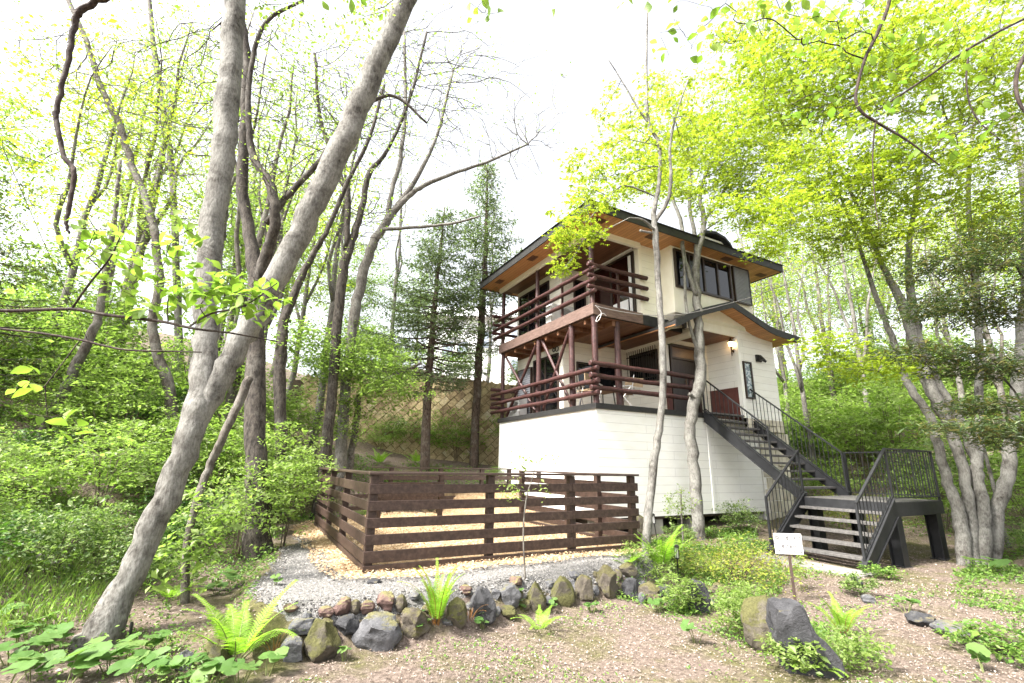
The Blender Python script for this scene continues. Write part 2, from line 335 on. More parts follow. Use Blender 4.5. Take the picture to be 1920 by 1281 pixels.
def sdist(x, y, poly):             # signed distance, positive inside
    x = np.asarray(x, float); y = np.asarray(y, float); d = np.full(x.shape, 1e9); ins = np.zeros(x.shape, bool); n = len(poly)
    for i in range(n):
        a = poly[i]; b = poly[(i + 1) % n]; e = b - a
        t = np.clip(((x - a[0]) * e[0] + (y - a[1]) * e[1]) / (e @ e), 0, 1)
        d = np.minimum(d, np.hypot(x - a[0] - t * e[0], y - a[1] - t * e[1]))
        c = (a[1] > y) != (b[1] > y)
        with np.errstate(divide='ignore', invalid='ignore'): xi = (b[0] - a[0]) * (y - a[1]) / (b[1] - a[1] if b[1] != a[1] else 1e-9) + a[0]
        ins ^= c & (x < xi)
    return np.where(ins, d, -d)
WALLY = lambda x: 17.2 + .06 * x
def vnoise(x, y, s):
    return (np.sin(x * s * 1.3 + 1.7 * np.sin(y * s * .9)) + np.sin(y * s * 1.7 + 1.3 * np.sin(x * s * 1.1 + 2)) + .5 * np.sin((x + y) * s * 3.1)) / 2.5
def gz(x, y):
    x = np.asarray(x, float); y = np.asarray(y, float); sh = x.shape; xf = x.ravel(); yf = y.ravel(); out = np.empty(xf.shape)
    for s in range(0, len(xf), 40000):
        e = min(s + 40000, len(xf)); d = np.hypot(xf[s:e, None] - CTRL[None, :, 0], yf[s:e, None] - CTRL[None, :, 1]); out[s:e] = d @ _w[:-1] + _w[-1]
    z = out.reshape(sh)
    t = smooth(sdist(x, y, TERR) / .42 + 1.0); z = z * (1 - t) + t * np.maximum(.35, z * .0 + .35)
    side = smooth((x + 9) / 3) * smooth((7 - x) / 3)
    z = z + 3.0 * smooth((y - WALLY(x) - .35) / .5) * side * smooth((60 - y) / 30)
    z = z + .025 * vnoise(x, y, 1.1) + .012 * vnoise(x + 3, y - 2, 3.7)
    return z
def hit(u, v, dz=0.0):             # where the line of sight through a pixel meets the ground
    r = ray(u, v); ts = np.geomspace(1.5, 80, 900); px = r[0] * ts; py = r[1] * ts; pz = r[2] * ts + EYE
    k = np.nonzero(pz < gz(px, py) + dz)[0]
    i = k[0] if len(k) else len(ts) - 1
    return np.array([px[i], py[i], float(gz(px[i], py[i]))])
def on(x, y): return np.array([x, y, float(gz(x, y))])

def graded(a, b, step, far):
    c = list(np.arange(a, b + 1e-6, step)); lo = []; hi = []; s = step
    x = a
    while x > -far: s *= 1.12; x -= s; lo.append(x)
    s = step; x = b
    while x < far: s *= 1.12; x += s; hi.append(x)
    return np.array(lo[::-1] + c + hi)
gx = graded(-6, 8, .075, 250); gy = graded(2.6, 12, .075, 250)
X, Y = np.meshgrid(gx, gy); Z = gz(X, Y)
nx, ny = len(gx), len(gy); ii = (np.arange(ny - 1)[:, None] * nx + np.arange(nx - 1)[None, :]).ravel()
# soil: brown leaf mould, pinkish trodden path in front, green moss far off
m, t, out = nt_new('forest_soil'); v = objvec(t); n = noise(t, v, 3, 9, .7); n2 = noise(t, v, 22, 6, .75); n3 = noise(t, v, .55, 4, .6)
c = ramp(t, n2, [(.3, (.055, .041, .033)), (.5, (.14, .107, .088)), (.7, (.24, .196, .17))])
c2 = ramp(t, n2, [(.3, (.05, .045, .02)), (.6, (.11, .105, .04)), (.75, (.17, .14, .08))])
c = mixc(t, ramp(t, math_(t, 'ADD', math_(t, 'MULTIPLY', n, .5), math_(t, 'MULTIPLY', n3, .5)), [(.47, (0, 0, 0)), (.6, (1, 1, 1))]), c, c2)
finish(t, out, c, .9, math_(t, 'ADD', n2, n), .9, .03, .2); M['soil'] = m
g = MB().add(np.stack([X.ravel(), Y.ravel(), Z.ravel()], 1), np.stack([ii, ii + 1, ii + nx + 1, ii + nx], 1))
tag(g.build('ground', M['soil'], smooth=True), kind='structure')

def sheet(name, poly, mat, lift, step=.06, wob=.12):
    lo = poly.min(0) - .3; hi = poly.max(0) + .3
    xs = np.arange(lo[0], hi[0], step); ys = np.arange(lo[1], hi[1], step); X, Y = np.meshgrid(xs, ys)
    s = sdist(X, Y, poly) + wob * vnoise(X, Y, 3.1) + wob * .5 * vnoise(X, Y, 9)
    Z = gz(X, Y) + np.clip(s * .12, -.03, lift)
    n = len(xs); q = (np.arange(len(ys) - 1)[:, None] * n + np.arange(n - 1)[None, :]).ravel()
    Q = np.stack([q, q + 1, q + n + 1, q + n], 1); sf = s.ravel(); Q = Q[(sf[Q] > -.1).all(1)]
    return tag(MB().add(np.stack([X.ravel(), Y.ravel(), Z.ravel()], 1), Q).build(name, mat, smooth=True), kind='structure')
def speck(name, c1, c2, c3, s):
    m, t, out = nt_new(name); v = objvec(t); vo = t.nodes.new('ShaderNodeTexVoronoi'); vo.inputs['Scale'].default_value = s; t.links.new(v, vo.inputs['Vector'])
    sp = t.nodes.new('ShaderNodeSeparateColor'); t.links.new(vo.outputs['Color'], sp.inputs[0]); n = noise(t, v, 1.6, 5)
    k = math_(t, 'ADD', math_(t, 'MULTIPLY', sp.outputs[0], .7), math_(t, 'MULTIPLY', n, .35))
    finish(t, out, ramp(t, k, [(.15, c1), (.5, c2), (.85, c3)]), .9, vo.outputs['Distance'], .9, .01, .2); return m
M['gravel'] = speck('gravel_ground', (.085, .082, .079), (.14, .135, .13), (.21, .203, .195), 80)
M['chipbed'] = speck('chip_ground', (.26, .165, .085), (.40, .28, .16), (.50, .38, .24), 60)
GRAV = np.array([(-2.3, 4.75), (-1.9, 4.62), (-1.5, 4.8), (-1.2, 4.98), (-.9, 5.1), (-.57, 5.25), (-.2, 5.62), (.15, 5.86), (.74, 6.28), (1.35, 6.75), (2.1, 7.3), (2.3, 8.3), (1.5, 8.8), (-2.6, 8.5), (-4.0, 10.2), (-3.5, 8.6), (-3.0, 6.7), (-2.6, 5.4)])
CHIP = np.array([H(-5.95, -2.95)[:2], H(-5.3, -3.1)[:2], H(-3, -3.08)[:2], H(-1.2, -2.9)[:2], H(-1.1, -1)[:2], H(-.4, 1)[:2], H(-.3, 3.6)[:2], H(-3, 4.0)[:2], H(-5.7, 2.4)[:2], H(-6.0, 1.8)[:2]])
sheet('gravel_path', GRAV, M['gravel'], .02); sheet('wood_chip_bed', CHIP, M['chipbed'], .045, wob=.07)

def quads(P_, L, W, flat=.35, nz=.25):       # N small bent quads lying roughly flat
    n = len(P_); az = rng.uniform(0, 2 * math.pi, n); el = rng.normal(0, flat, n)
    d = np.stack([np.cos(az) * np.cos(el), np.sin(az) * np.cos(el), np.sin(el)], 1)
    up = np.stack([rng.normal(0, flat, n), rng.normal(0, flat, n), np.ones(n)], 1)
    s = np.cross(d, up); s /= np.linalg.norm(s, axis=1)[:, None]; u = np.cross(s, d)
    L = np.broadcast_to(L, (n,))[:, None]; W = np.broadcast_to(W, (n,))[:, None]
    V = np.stack([P_ - d * L / 2, P_ + s * W / 2 + u * L * nz * .4, P_ + d * L / 2, P_ - s * W / 2 + u * L * nz * .4], 1).reshape(-1, 3)
    return V, np.arange(n * 4).reshape(-1, 4)
def rectq(P_, L, W, flat=.3):
    n = len(P_); az = rng.uniform(0, 2 * math.pi, n); el = rng.normal(0, flat, n)
    d = np.stack([np.cos(az) * np.cos(el), np.sin(az) * np.cos(el), np.sin(el)], 1)
    up = np.stack([rng.normal(0, flat, n), rng.normal(0, flat, n), np.ones(n)], 1)
    s = np.cross(d, up); s /= np.linalg.norm(s, axis=1)[:, None]
    a = d * np.broadcast_to(L, (n,))[:, None] / 2; b = s * np.broadcast_to(W, (n,))[:, None] / 2
    return np.stack([P_ - a - b, P_ + a - b, P_ + a + b, P_ - a + b], 1).reshape(-1, 3), np.arange(n * 4).reshape(-1, 4)
def scatter(poly, n, inset=0.0, wob=.12):
    lo = poly.min(0); hi = poly.max(0); pts = []
    while sum(map(len, pts)) < n:
        p = rng.uniform(lo, hi, (n * 2, 2)); k = sdist(p[:, 0], p[:, 1], poly) + wob * vnoise(p[:, 0], p[:, 1], 3.1) > inset; pts.append(p[k])
    p = np.vstack(pts)[:n]; return np.column_stack([p, gz(p[:, 0], p[:, 1])])
p = scatter(CHIP, 70000, -.04, .07); p[:, 2] += .05 + rng.uniform(0, .022, len(p)); L = rng.uniform(.010, .032, len(p))
tag(MB().add(*rectq(p, L, L * rng.uniform(.3, .7, len(p)), .3)).build('wood_chips', M['chips']), 'loose tan wood chips covering the fenced run', 'wood chips', kind='stuff')
p = scatter(GRAV, 36000, -.05); cd = sdist(p[:, 0], p[:, 1], CHIP); p = p[cd < .12]; n_ = len(p)
r = rng.uniform(.004, .0105, n_) * np.where(rng.random(n_) < .06, 1.9, 1); p[:, 2] += .016 + r * .4
o8 = np.array([(1, 0, 0), (0, 1, 0), (-1, 0, 0), (0, -1, 0), (0, 0, .7), (0, 0, -.7)], float)
V = p[:, None, :] + r[:, None, None] * (o8[None] + rng.normal(0, .22, (n_, 6, 3))); T = np.array([(0, 1, 4), (1, 2, 4), (2, 3, 4), (3, 0, 4), (1, 0, 5), (2, 1, 5), (3, 2, 5), (0, 3, 5)])
tag(MB().add(V, T=(T[None] + np.arange(n_)[:, None, None] * 6)).build('gravel', M['pebbles']), 'pale grey gravel around the brown slat fence', 'gravel', kind='stuff')
# dry leaves: dense on the trodden path in front, thinner under the trees
PATH = np.array([(-1.9, 3.2), (4.8, 3.2), (6.2, 5.4), (6.4, 7.2), (4.8, 9.0), (3.3, 8.2), (2.9, 6.4), (2.2, 5.3), (1.7, 6.1), (1.1, 6.25), (.6, 5.9), (.1, 5.5), (-.4, 5.15), (-.9, 4.85), (-1.4, 4.4)])
FLOOR_R = np.array([(4.8, 3.2), (9, 4), (14, 9), (12, 14), (8, 12), (6.2, 9), (5, 8.5)])
FLOOR_L = np.array([(-1.6, 3.6), (-2.2, 5), (-2.6, 6.2), (-3.4, 7.4), (-4.6, 9.6), (-8, 13), (-14, 11), (-9, 5), (-4.5, 3)])
pp = [(lambda q: q[(vnoise(q[:, 0], q[:, 1], 1.7) + rng.normal(0, .5, len(q))) > -.55][:44000])(scatter(PATH, 66000, -.15)), scatter(FLOOR_R, 17000, -.3), scatter(FLOOR_L, 19000, -.2), scatter(np.array([H(.2, .3)[:2], H(-.2, -1.6)[:2], H(2, -2.2)[:2], H(5.6, -4.4)[:2], H(7, 0)[:2], H(6, 1)[:2]]), 5000, 0)]
p = np.vstack(pp); L = rng.uniform(.012, .042, len(p)) * np.where(rng.random(len(p)) < .5, .7, 1); L[:44000] *= .66; p[:, 2] += .006 + rng.uniform(0, .012, len(p))
tag(MB().add(*quads(p, L, L * rng.uniform(.3, .75, len(p)), .35)).build('leaf_litter', M['litter']), 'dry brown leaf litter and bark shreds on the trodden ground', 'leaf litter', kind='stuff')
# slab at the foot of the stairs
tag(MB().box(-.3, .3, -.95, .95, -.1, .03).build('concrete_slab', M['slab'], bevel=.01), kind='structure')
o = bpy.data.objects['concrete_slab']; o.location = (*H(2.0, -3.25)[:2], float(gz(*H(2.0, -3.25)[:2])) + .01); o.rotation_euler = (0, 0, HROT)

# ------------------------------------------------------------------ the house (house axes: u along its right face, v along its left face)
HO = (*HC, 0.0)
house = empty('house', HO, HROT)
tag(house, 'two storey cream holiday house with red-brown log balconies above a white siding basement', 'house')
def hb(name, mat, mb, bevel=0, smooth=False, parent=None, label=None): return mb.build(name, M[mat] if isinstance(mat, str) else mat, parent or house, bevel=bevel, smooth=smooth, label=label)
T0 = 3.03                                         # deck level
# basement: closed walls with a darker hollow on piers beneath
b = MB(); b.box(0, 5.75, 0, 4.9, .5, 2.92); hb('basement_wall', 'wall', b)
b = MB(); b.box(3.66, 3.76, -.012, .05, .5, 2.92); hb('corner_board', 'trim_white', b)
b = MB(); b.box(.02, 5.7, .02, 4.88, .44, .497); hb('floor_frame', 'frame', b)
for u0, u1, v0 in ((1.42, 1.95, .06), (2.86, 3.4, .08), (5.0, 5.72, .05), (.02, .4, 2.6), (.02, .4, 4.4), (.1, .5, .15), (3.2, 3.6, 2.5), (4.8, 5.4, 2.6)):
    hb('pier', 'concrete', MB().box(u0, u1, v0, v0 + .42, -.25, .437), .012)
b = MB(); b.box(1.6, 5.6, 2.6, 2.75, -.2, .435); b.box(.45, .6, .5, 4.7, -.2, .435); hb('foundation_wall', 'frame', b)
# deck slab edge and floor
b = MB(); b.box(-.05, 3.76, -.05, .0, 2.90, T0); b.box(-.05, 0, 0, 4.95, 2.90, T0); hb('deck_edge', 'fascia', b, .004)
b = MB(); b.box(0, 5.75, 0, 4.93, 2.925, T0 - .005); hb('deck_floor', 'beamwood', b)
# lower storey walls
CE = 5.14
b = MB(); b.box(.65, 3.05, 2.25, 4.93, T0, CE); hb('lower_wall', 'wall_cream', b)
b = MB(); b.box(3.05, 6.3, .75, 4.93, T0 - .002, CE + .2); hb('entrance_wall', 'wall_cream', b)
b = MB(); b.box(4.88, 6.52, -.3, .748, 2.96, 5.30); hb('porch_side_wall', 'wall', b)
b = MB(); b.box(4.85, 4.96, -.325, -.2, 2.96, 5.28); hb('corner_board', 'trim_white', b)
# stone clad footing under the right wing and the low annex behind it
b = MB()
for i in range(9):
    for j in range(7):
        du = .2; z0 = .15 + i * .31; u0 = 5.80 + j * du + (.1 if i % 2 else 0)
        if u0 + du > 7.1: continue
        b.box(u0 + .006, u0 + du - .008, -.03 - rng.uniform(0, .05), .3, z0 + .006, z0 + .3)
for i in range(2):
    for j in range(8): b.box(4.99 + j * .19, 5.17 + j * .19, -.33 - rng.uniform(0, .035), -.25, 2.62 + i * .17, 2.78 + i * .17)
hb('stone_footing', 'stonebase', b, .012)
b = MB(); b.box(5.78, 6.52, -.02, .75, .2, 2.96); b.box(5.76, 7.0, .3, 2.6, .2, 4.55); hb('annex_wall', 'wall', b)
b = MB(); b.poly([(5.9, .2, 4.62), (7.12, .2, 4.52), (7.12, .2, 4.60), (5.9, .2, 4.72)], (0, 2.5, 0)); hb('annex_roof', 'fascia', b)
# porch ceiling, the beam over the grille window and the gable wall
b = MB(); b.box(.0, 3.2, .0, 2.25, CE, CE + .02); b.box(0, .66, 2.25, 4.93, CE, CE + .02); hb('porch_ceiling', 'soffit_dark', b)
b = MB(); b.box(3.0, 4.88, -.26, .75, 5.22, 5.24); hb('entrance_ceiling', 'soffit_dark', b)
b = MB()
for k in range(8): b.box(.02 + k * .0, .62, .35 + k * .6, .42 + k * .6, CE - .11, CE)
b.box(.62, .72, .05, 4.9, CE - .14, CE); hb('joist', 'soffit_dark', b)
lo = [(2.0, 4.95), (2.35, 5.12), (2.75, 5.22), (3.05, 5.24), (4.88, 5.24), (4.96, 5.24)]; hi = [(2.0, 4.98), (2.35, 5.2), (2.75, 5.34), (3.05, 5.46), (4.1, 5.86), (4.96, 5.60)]
b = MB(); b.strip([(u, -.3, z) for u, z in lo], [(u, -.3, z) for u, z in hi], (0, .12, 0)); hb('gable_wall', 'trim_cream', b)
b = MB(); b.strip([(4.96, -.3, 5.29), (5.6, -.3, 5.29), (6.52, -.3, 5.29)], [(4.96, -.3, 5.60), (5.6, -.3, 5.42), (6.52, -.3, 5.37)], (0, .1, 0)); hb('gable_wall', 'wall', b)
b = MB(); b.box(3.0, 3.12, -.27, .75, 5.0, 5.22); b.box(3.0, 3.1, -.3, 2.25, CE - .01, 5.26); hb('porch_beam', 'trim_cream', b)
# curved porch roof
gu = [(1.85, 4.97), (2.1, 5.08), (2.4, 5.24), (2.75, 5.40), (3.2, 5.56), (3.65, 5.71), (4.09, 5.86), (4.5, 5.74), (4.9, 5.61), (5.25, 5.50), (5.6, 5.395), (5.9, 5.34), (6.3, 5.31), (6.7, 5.285), (7.05, 5.265)]
b = MB(); b.strip([(u, -.83, z + .05) for u, z in gu], [(u, -.83, z + .12) for u, z in gu], (0, 3.2, 0)); hb('porch_roof', 'roof', b)
b = MB(); b.strip([(u, -.86, z - .03) for u, z in gu], [(u, -.86, z + .165) for u, z in gu], (0, .028, 0)); hb('porch_fascia', 'fascia', b)
b = MB(); b.strip([(u, -.83, z + .02) for u, z in gu], [(u, -.83, z + .045) for u, z in gu], (0, 3.1, 0)); hb('porch_soffit', 'soffit', b)
b = MB(); b.box(0, 3.0, -.03, .02, CE + .02, 5.44); hb('eave_trim', 'fascia', b)
b = MB(); b.beam((3.0, -.02, 5.36), (2.35, -.72, 5.12), .05, .2); hb('eave_trim', 'fascia', b)
# openings of the lower storey ------------------------------------------------
def window(plane, at, a0, a1, z0, z1, panes, fw=.06, proud=.05, glass='glass', name='window', sign=-1, frame='frame'):
    # plane 'u': lies on u=at facing sign*u, spans v a0..a1;   plane 'v': lies on v=at, spans u
    f = MB(); g = MB()
    def bx(mb, p0, p1, q0, q1, c0, c1):
        lo, hi = sorted((at + sign * c0, at + sign * c1))
        if plane == 'u': mb.box(lo, hi, p0, p1, q0, q1)
        else: mb.box(p0, p1, lo, hi, q0, q1)
    bx(f, a0, a1, z1 - fw, z1, 0, proud); bx(f, a0, a1, z0, z0 + fw, 0, proud)
    bx(f, a0, a0 + fw, z0 + fw, z1 - fw, 0, proud); bx(f, a1 - fw, a1, z0 + fw, z1 - fw, 0, proud)
    for k in range(1, panes):
        c = a0 + (a1 - a0) * k / panes; bx(f, c - fw * .5, c + fw * .5, z0 + fw, z1 - fw, .004, proud - .006)
    bx(g, a0 + fw * .9, a1 - fw * .9, z0 + fw * .9, z1 - fw * .9, .001, .018)
    fo = hb(name, frame, f, .004); go = hb('pane', glass, g, parent=fo); return fo
window('v', 2.25, 1.1, 2.7, 3.75, 4.55, 2)
window('u', .65, 2.45, 3.85, T0 + .05, 4.8, 2, .05)
def shutter(plane, at, a0, a1, z0, z1, sign=-1, n=18):
    f = MB(); s = MB(); w = .035
    def bx(mb, p0, p1, q0, q1, c0, c1):
        lo, hi = sorted((at + sign * c0, at + sign * c1))
        if plane == 'u': mb.box(lo, hi, p0, p1, q0, q1)
        else: mb.box(p0, p1, lo, hi, q0, q1)
    bx(f, a0, a1, z1 - w, z1, .03, .10); bx(f, a0, a1, z0, z0 + w, .03, .10); bx(f, a0, a0 + w, z0 + w, z1 - w, .03, .10); bx(f, a1 - w, a1, z0 + w, z1 - w, .03, .10)
    bx(f, a0 + .02, a1 - .02, z0 + .02, z1 - .02, .032, .045)
    h = (z1 - z0 - 2 * w) / n
    for k in range(n): bx(s, a0 + w, a1 - w, z0 + w + k * h + h * .28, z0 + w + (k + 1) * h, .05, .085)
    fo = hb('shutter', 'frame', f); hb('slats', 'shutter', s, parent=fo); return fo
shutter('u', .65, 3.9, 4.75, T0 + .05, 4.62, n=22)
w_ = window('u', 3.05, .95, 2.1, 4.0, 4.92, 2)
b = MB()
for k in range(14): b.box(2.93, 2.945, .93 + k * .09, .945 + k * .09, 3.98, 5.02)
for z in (4.1, 4.82): b.box(2.927, 2.932, .9, 2.14, z, z + .03)
hb('window_grille', 'iron', b)
d_ = MB(); d_.box(3.24, 3.32, .66, .76, T0, 5.06); d_.box(4.3, 4.38, .66, .76, T0, 5.06); d_.box(3.32, 4.3, .66, .76, 4.98, 5.06); d_.box(3.32, 4.3, .67, .76, 4.62, 4.68)
dr = hb('front_door', 'frame', d_, .004)
hb('door_leaf', 'door', MB().box(3.32, 3.8, .70, .745, T0 + .01, 4.62).box(3.81, 4.3, .715, .748, T0 + .01, 4.62), .004, parent=dr)
hb('transom', surf('brown_transom', (.10, .055, .03), (.15, .085, .045), 5, rough=.3), MB().box(3.32, 4.3, .71, .745, 4.68, 4.98), parent=dr)
b = MB(); b.tube([(3.79, .68, 4.0), (3.79, .66, 4.0)], .02, 8); b.tube([(3.79, .66, 3.9), (3.79, .66, 4.12)], .011, 6); hb('handle', 'brass', b, parent=dr)
b = MB(); b.box(3.06, 3.2, .69, .748, T0, 5.0); hb('door_surround', 'trim_white', b)
b = MB(); b.box(3.0, 3.18, .64, .688, T0, 3.8); hb('wainscot', 'wainscot', b)
b = MB(); b.box(4.855, 4.879, -.19, .75, T0 - .1, 3.82); hb('wainscot', 'wainscot', b, .003, label='red brown panelled wainscot beside the stair head')
w = window('v', -.3, 5.0, 5.36, 3.5, 4.56, 1, .045, .05, 'stained', 'sidelight_window')
b = MB(); b.box(5.62, 5.84, -.36, -.3, 4.62, 4.82); b.poly([(5.66, -.37, 4.64), (5.66, -.50, 4.66), (5.66, -.37, 4.82)], (.14, 0, 0)); b.tube([(5.82, -.38, 4.68), (5.9, -.44, 4.62)], .035, 8); hb('wall_vent_hood', 'iron', b, .004)
# wall lantern on the porch side wall
ln = hb('wall_lantern', 'brass', MB().tube([(4.875, -.19, 4.86), (4.85, -.19, 4.86)], .055, 12).tube([(4.85, -.19, 4.86), (4.78, -.19, 4.86), (4.75, -.19, 4.9), (4.75, -.19, 4.95)], .014, 6)
        .tube([(4.75, -.19, 4.70), (4.75, -.19, 4.78), (4.75, -.19, 4.92), (4.75, -.19, 4.95), (4.75, -.19, 4.96)], [.006, .018, .02, .045, .05], 8)
        .tube([(4.75, -.19, 5.105), (4.75, -.19, 5.14), (4.75, -.19, 5.18), (4.75, -.19, 5.22), (4.75, -.19, 5.25)], [.085, .075, .035, .02, .006], 8))
hb('lamp_glass', 'lampglass', MB().tube([(4.75, -.19, 4.965), (4.75, -.19, 5.03), (4.75, -.19, 5.1)], [.045, .068, .074], 8), parent=ln)
# upper storey ---------------------------------------------------------------
TOP = 7.44
b = MB(); b.box(.62, 1.57, 2.25, 4.93, 5.46, TOP); b.box(1.57, 6.2, 0, 4.93, 5.44, TOP); hb('upper_wall', 'wall_cream', b)
b = MB(); b.box(1.545, 1.66, -.025, .1, 5.46, TOP); hb('corner_board', 'trim_cream', b)
b = MB(); b.poly([(2.37, -.4, 5.55), (5.5, -.4, 5.55), (5.5, 0, 5.55), (2.37, 0, 5.55)], (0, 0, TOP - 5.55))
b.add([(2.37, -.4, 5.55), (5.5, -.4, 5.55), (5.5, -.002, 5.55), (2.37, -.002, 5.55), (2.6, -.06, 5.34), (5.3, -.06, 5.34), (5.3, -.002, 5.34), (2.6, -.002, 5.34)], [[0, 4, 5, 1], [1, 5, 6, 2], [3, 7, 4, 0], [4, 7, 6, 5]])
hb('bay_wall', 'trim_cream', b)
window('v', -.4, 2.44, 4.72, 6.25, 7.36, 4, .06, .06)
b = MB(); b.box(2.42, 5.0, -.44, -.4, 7.37, 7.41); hb('window_head_trim', 'trim_white', b)
shutter('v', -.4, 4.78, 5.5, 6.24, 7.36, n=24)
window('u', 1.57, .16, 2.05, 5.5, 7.30, 2, .06, .05, 'glass_red')
hb('curtain_and_sky_panels', 'curtain_and_sky_panels', MB().box(1.50, 1.515, .24, .34, 5.6, 7.2).box(1.50, 1.515, .4, 1.0, 5.58, 5.98).box(1.50, 1.515, 1.2, 1.9, 5.58, 5.9))  # tall strip is curtain; low white panels stand in for sky seen through the glass
window('u', .62, 2.9, 4.75, 5.5, 7.2, 3, .05, .05)
window('v', 2.25, 1.05, 1.5, 5.5, 7.1, 1, .05, .04)
b = MB(); b.beam((1.5, 2.1, 7.36), (1.5, .16, 7.36), .03, .05); hb('curtain_rail', 'trim_white', b)
# balcony
b = MB(); b.box(-.06, .03, -.06, 4.95, 5.17, 5.46); b.box(.03, 1.56, -.06, .03, 5.17, 5.46); b.box(.03, .62, 4.86, 4.95, 5.17, 5.45); hb('balcony_beam', 'beamwood', b, .006)
b = MB(); b.box(.03, 1.57, .03, 2.25, 5.38, 5.455); b.box(.03, .62, 2.25, 4.86, 5.38, 5.455); hb('balcony_floor', 'beamwood', b)
b = MB(); b.box(-.1, -.0, -.1, 4.93, 7.29, TOP); b.box(0, 1.57, -.1, 0, 7.29, TOP); hb('eave_beam', 'trim_cream', b, .004)
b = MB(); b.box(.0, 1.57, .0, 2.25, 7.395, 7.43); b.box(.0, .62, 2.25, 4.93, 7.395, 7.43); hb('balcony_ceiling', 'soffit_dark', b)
# main roof
R0, R1, S0, S1 = -.7, 6.65, -.85, 5.25
b = MB(); b.box(R0 + .03, R1 - .03, S0 + .03, S1 - .03, TOP, TOP + .03); hb('soffit', 'soffit', b)
b = MB()
for k in ((R0, R1, S0, S0 + .03), (R0, R1, S1 - .03, S1), (R0, R0 + .03, S0 + .03, S1 - .03), (R1 - .03, R1, S0 + .03, S1 - .03)): b.box(*k, TOP - .02, TOP + .20)
hb('fascia', 'fascia', b, .004)
cx, cy = (R0 + R1) / 2, (S0 + S1) / 2
b = MB(); b.add([(R0 - .04, S0 - .04, TOP + .20), (R1 + .04, S0 - .04, TOP + .20), (R1 + .04, S1 + .04, TOP + .20), (R0 - .04, S1 + .04, TOP + .20), (cx - 1.0, cy, TOP + .85), (cx + 1.0, cy, TOP + .85)],
                [[0, 1, 5, 4], [2, 3, 4, 5], [3, 2, 1, 0]], [[1, 2, 5], [3, 0, 4]]); rf = hb('roof', 'roof', b)
for u, v, du, dv in ((-.42, .35, .1, .17), (-.15, -.5, .17, .1), (-.42, 2.2, .1, .17), (-.42, 4.3, .1, .17), (.3, 5.08, .17, .06), (6.3, -.35, .16, .1), (6.42, .55, .09, .16), (1.6, -.5, .17, .1), (4.4, -.6, .17, .1)):
    f = MB().box(u - du, u + du, v - dv, v + dv, TOP - .014, TOP - .002)
    for k in range(5):
        if du > dv: f.box(u - du + .02, u + du - .02, v - dv + .02 + k * dv * .36, v - dv + .04 + k * dv * .36, TOP - .02, TOP - .013)
        else: f.box(u - du + .02 + k * du * .36, u - du + .04 + k * du * .36, v - dv + .02, v + dv - .02, TOP - .02, TOP - .013)
    hb('soffit_vent', 'vent', f)
# hooded dormer on the roof
b = MB(); b.box(3.75, 4.75, -.1, .9, 7.72, 8.02); dm = hb('dormer', 'trim_white', b)
b = MB(); b.box(3.85, 4.65, -.115, -.09, 7.8, 7.99); hb('pane', 'glass', b, parent=dm)
arc = [(3.5, 7.86), (3.62, 8.06), (3.85, 8.22), (4.25, 8.29), (4.65, 8.22), (4.88, 8.06), (5.0, 7.86)]
b = MB(); b.strip([(u, -.45, z - .03) for u, z in arc], [(u, -.45, z + .05) for u, z in arc], (0, 1.7, 0)); hb('hood', 'fascia', b, parent=dm)
b = MB(); b.strip([(3.62, -.3, 7.98), (3.85, -.3, 7.98), (4.65, -.3, 7.98), (4.88, -.3, 7.98)], [(3.62, -.3, 8.02), (3.85, -.3, 8.16), (4.65, -.3, 8.16), (4.88, -.3, 8.02)], (0, .05, 0)); hb('hood_gable', 'trim_white', b, parent=dm)
# small meter box at the right eave
hb('junction_box', 'trim_cream', MB().box(6.2, 6.34, .1, .4, 6.95, 7.2), .01)
# log posts, braces and rails --------------------------------------------------
def log(name, p, q, r, n=12):
    p = np.array(p, float); q = np.array(q, float); L = np.linalg.norm(q - p); k = max(4, int(L / .25)); ts = np.linspace(0, 1, k)
    pts = p[None] + (q - p)[None] * ts[:, None] + rng.normal(0, r * .07, (k, 3)); rad = r * (1 + .06 * np.sin(ts * L * 2.3 + rng.uniform(0, 6)) + rng.normal(0, .025, k))
    pts = np.vstack([pts[0] - (q - p) / L * .008, pts, pts[-1] + (q - p) / L * .008]); rad = np.concatenate([[rad[0] * .82], rad, [rad[-1] * .82]])
    return hb(name, 'log', MB().tube(pts, rad, n), smooth=False)
for u, v, r in ((.05, .05, .075), (.8, .1, .082), (.06, 1.0, .08), (.06, 2.63, .072), (.06, 4.85, .065)): log('post', (u, v, T0 - .01), (u, v, 5.17 if (u, v) != (.8, .1) else CE), r)
for v in (.03, 2.65, 4.85): log('balcony_post', (.03 if v > .1 else .0, v, 5.46), (.03 if v > .1 else .0, v, 7.3), .062)
for a, b_ in (((4.8, 5.12), (2.85, 3.08)), ((2.75, 5.12), (4.6, 3.1)), ((2.52, 5.12), (1.1, 3.1)), ((1.12, 5.12), (2.45, 3.1))): log('brace', (.10, a[0], a[1]), (.10, b_[0], b_[1]), .043)
for z in (3.95, 3.655, 3.37): log('log_rail', (-.2, -.07, z), (3.25, -.07, z), .06)
for z in (3.82, 3.53, 3.255): log('log_rail', (-.08, -.2, z), (-.08, 5.3, z), .058)
for z in (3.96, 3.66, 3.38): log('log_rail', (-.3, 4.98, z), (.64, 4.98, z), .055)
log('rail_post', (3.2, .0, T0), (3.2, .0, 3.98), .06)
for z in (6.44, 6.15, 5.86): log('log_rail', (-.2, -.07, z), (1.72, -.1, z), .056)
for z in (6.33, 6.03, 5.735): log('log_rail', (-.08, -.2, z), (-.08, 5.3, z), .056)
for z in (6.45, 6.15, 5.86): log('log_rail', (-.3, 4.98, z), (.62, 4.98, z), .052)
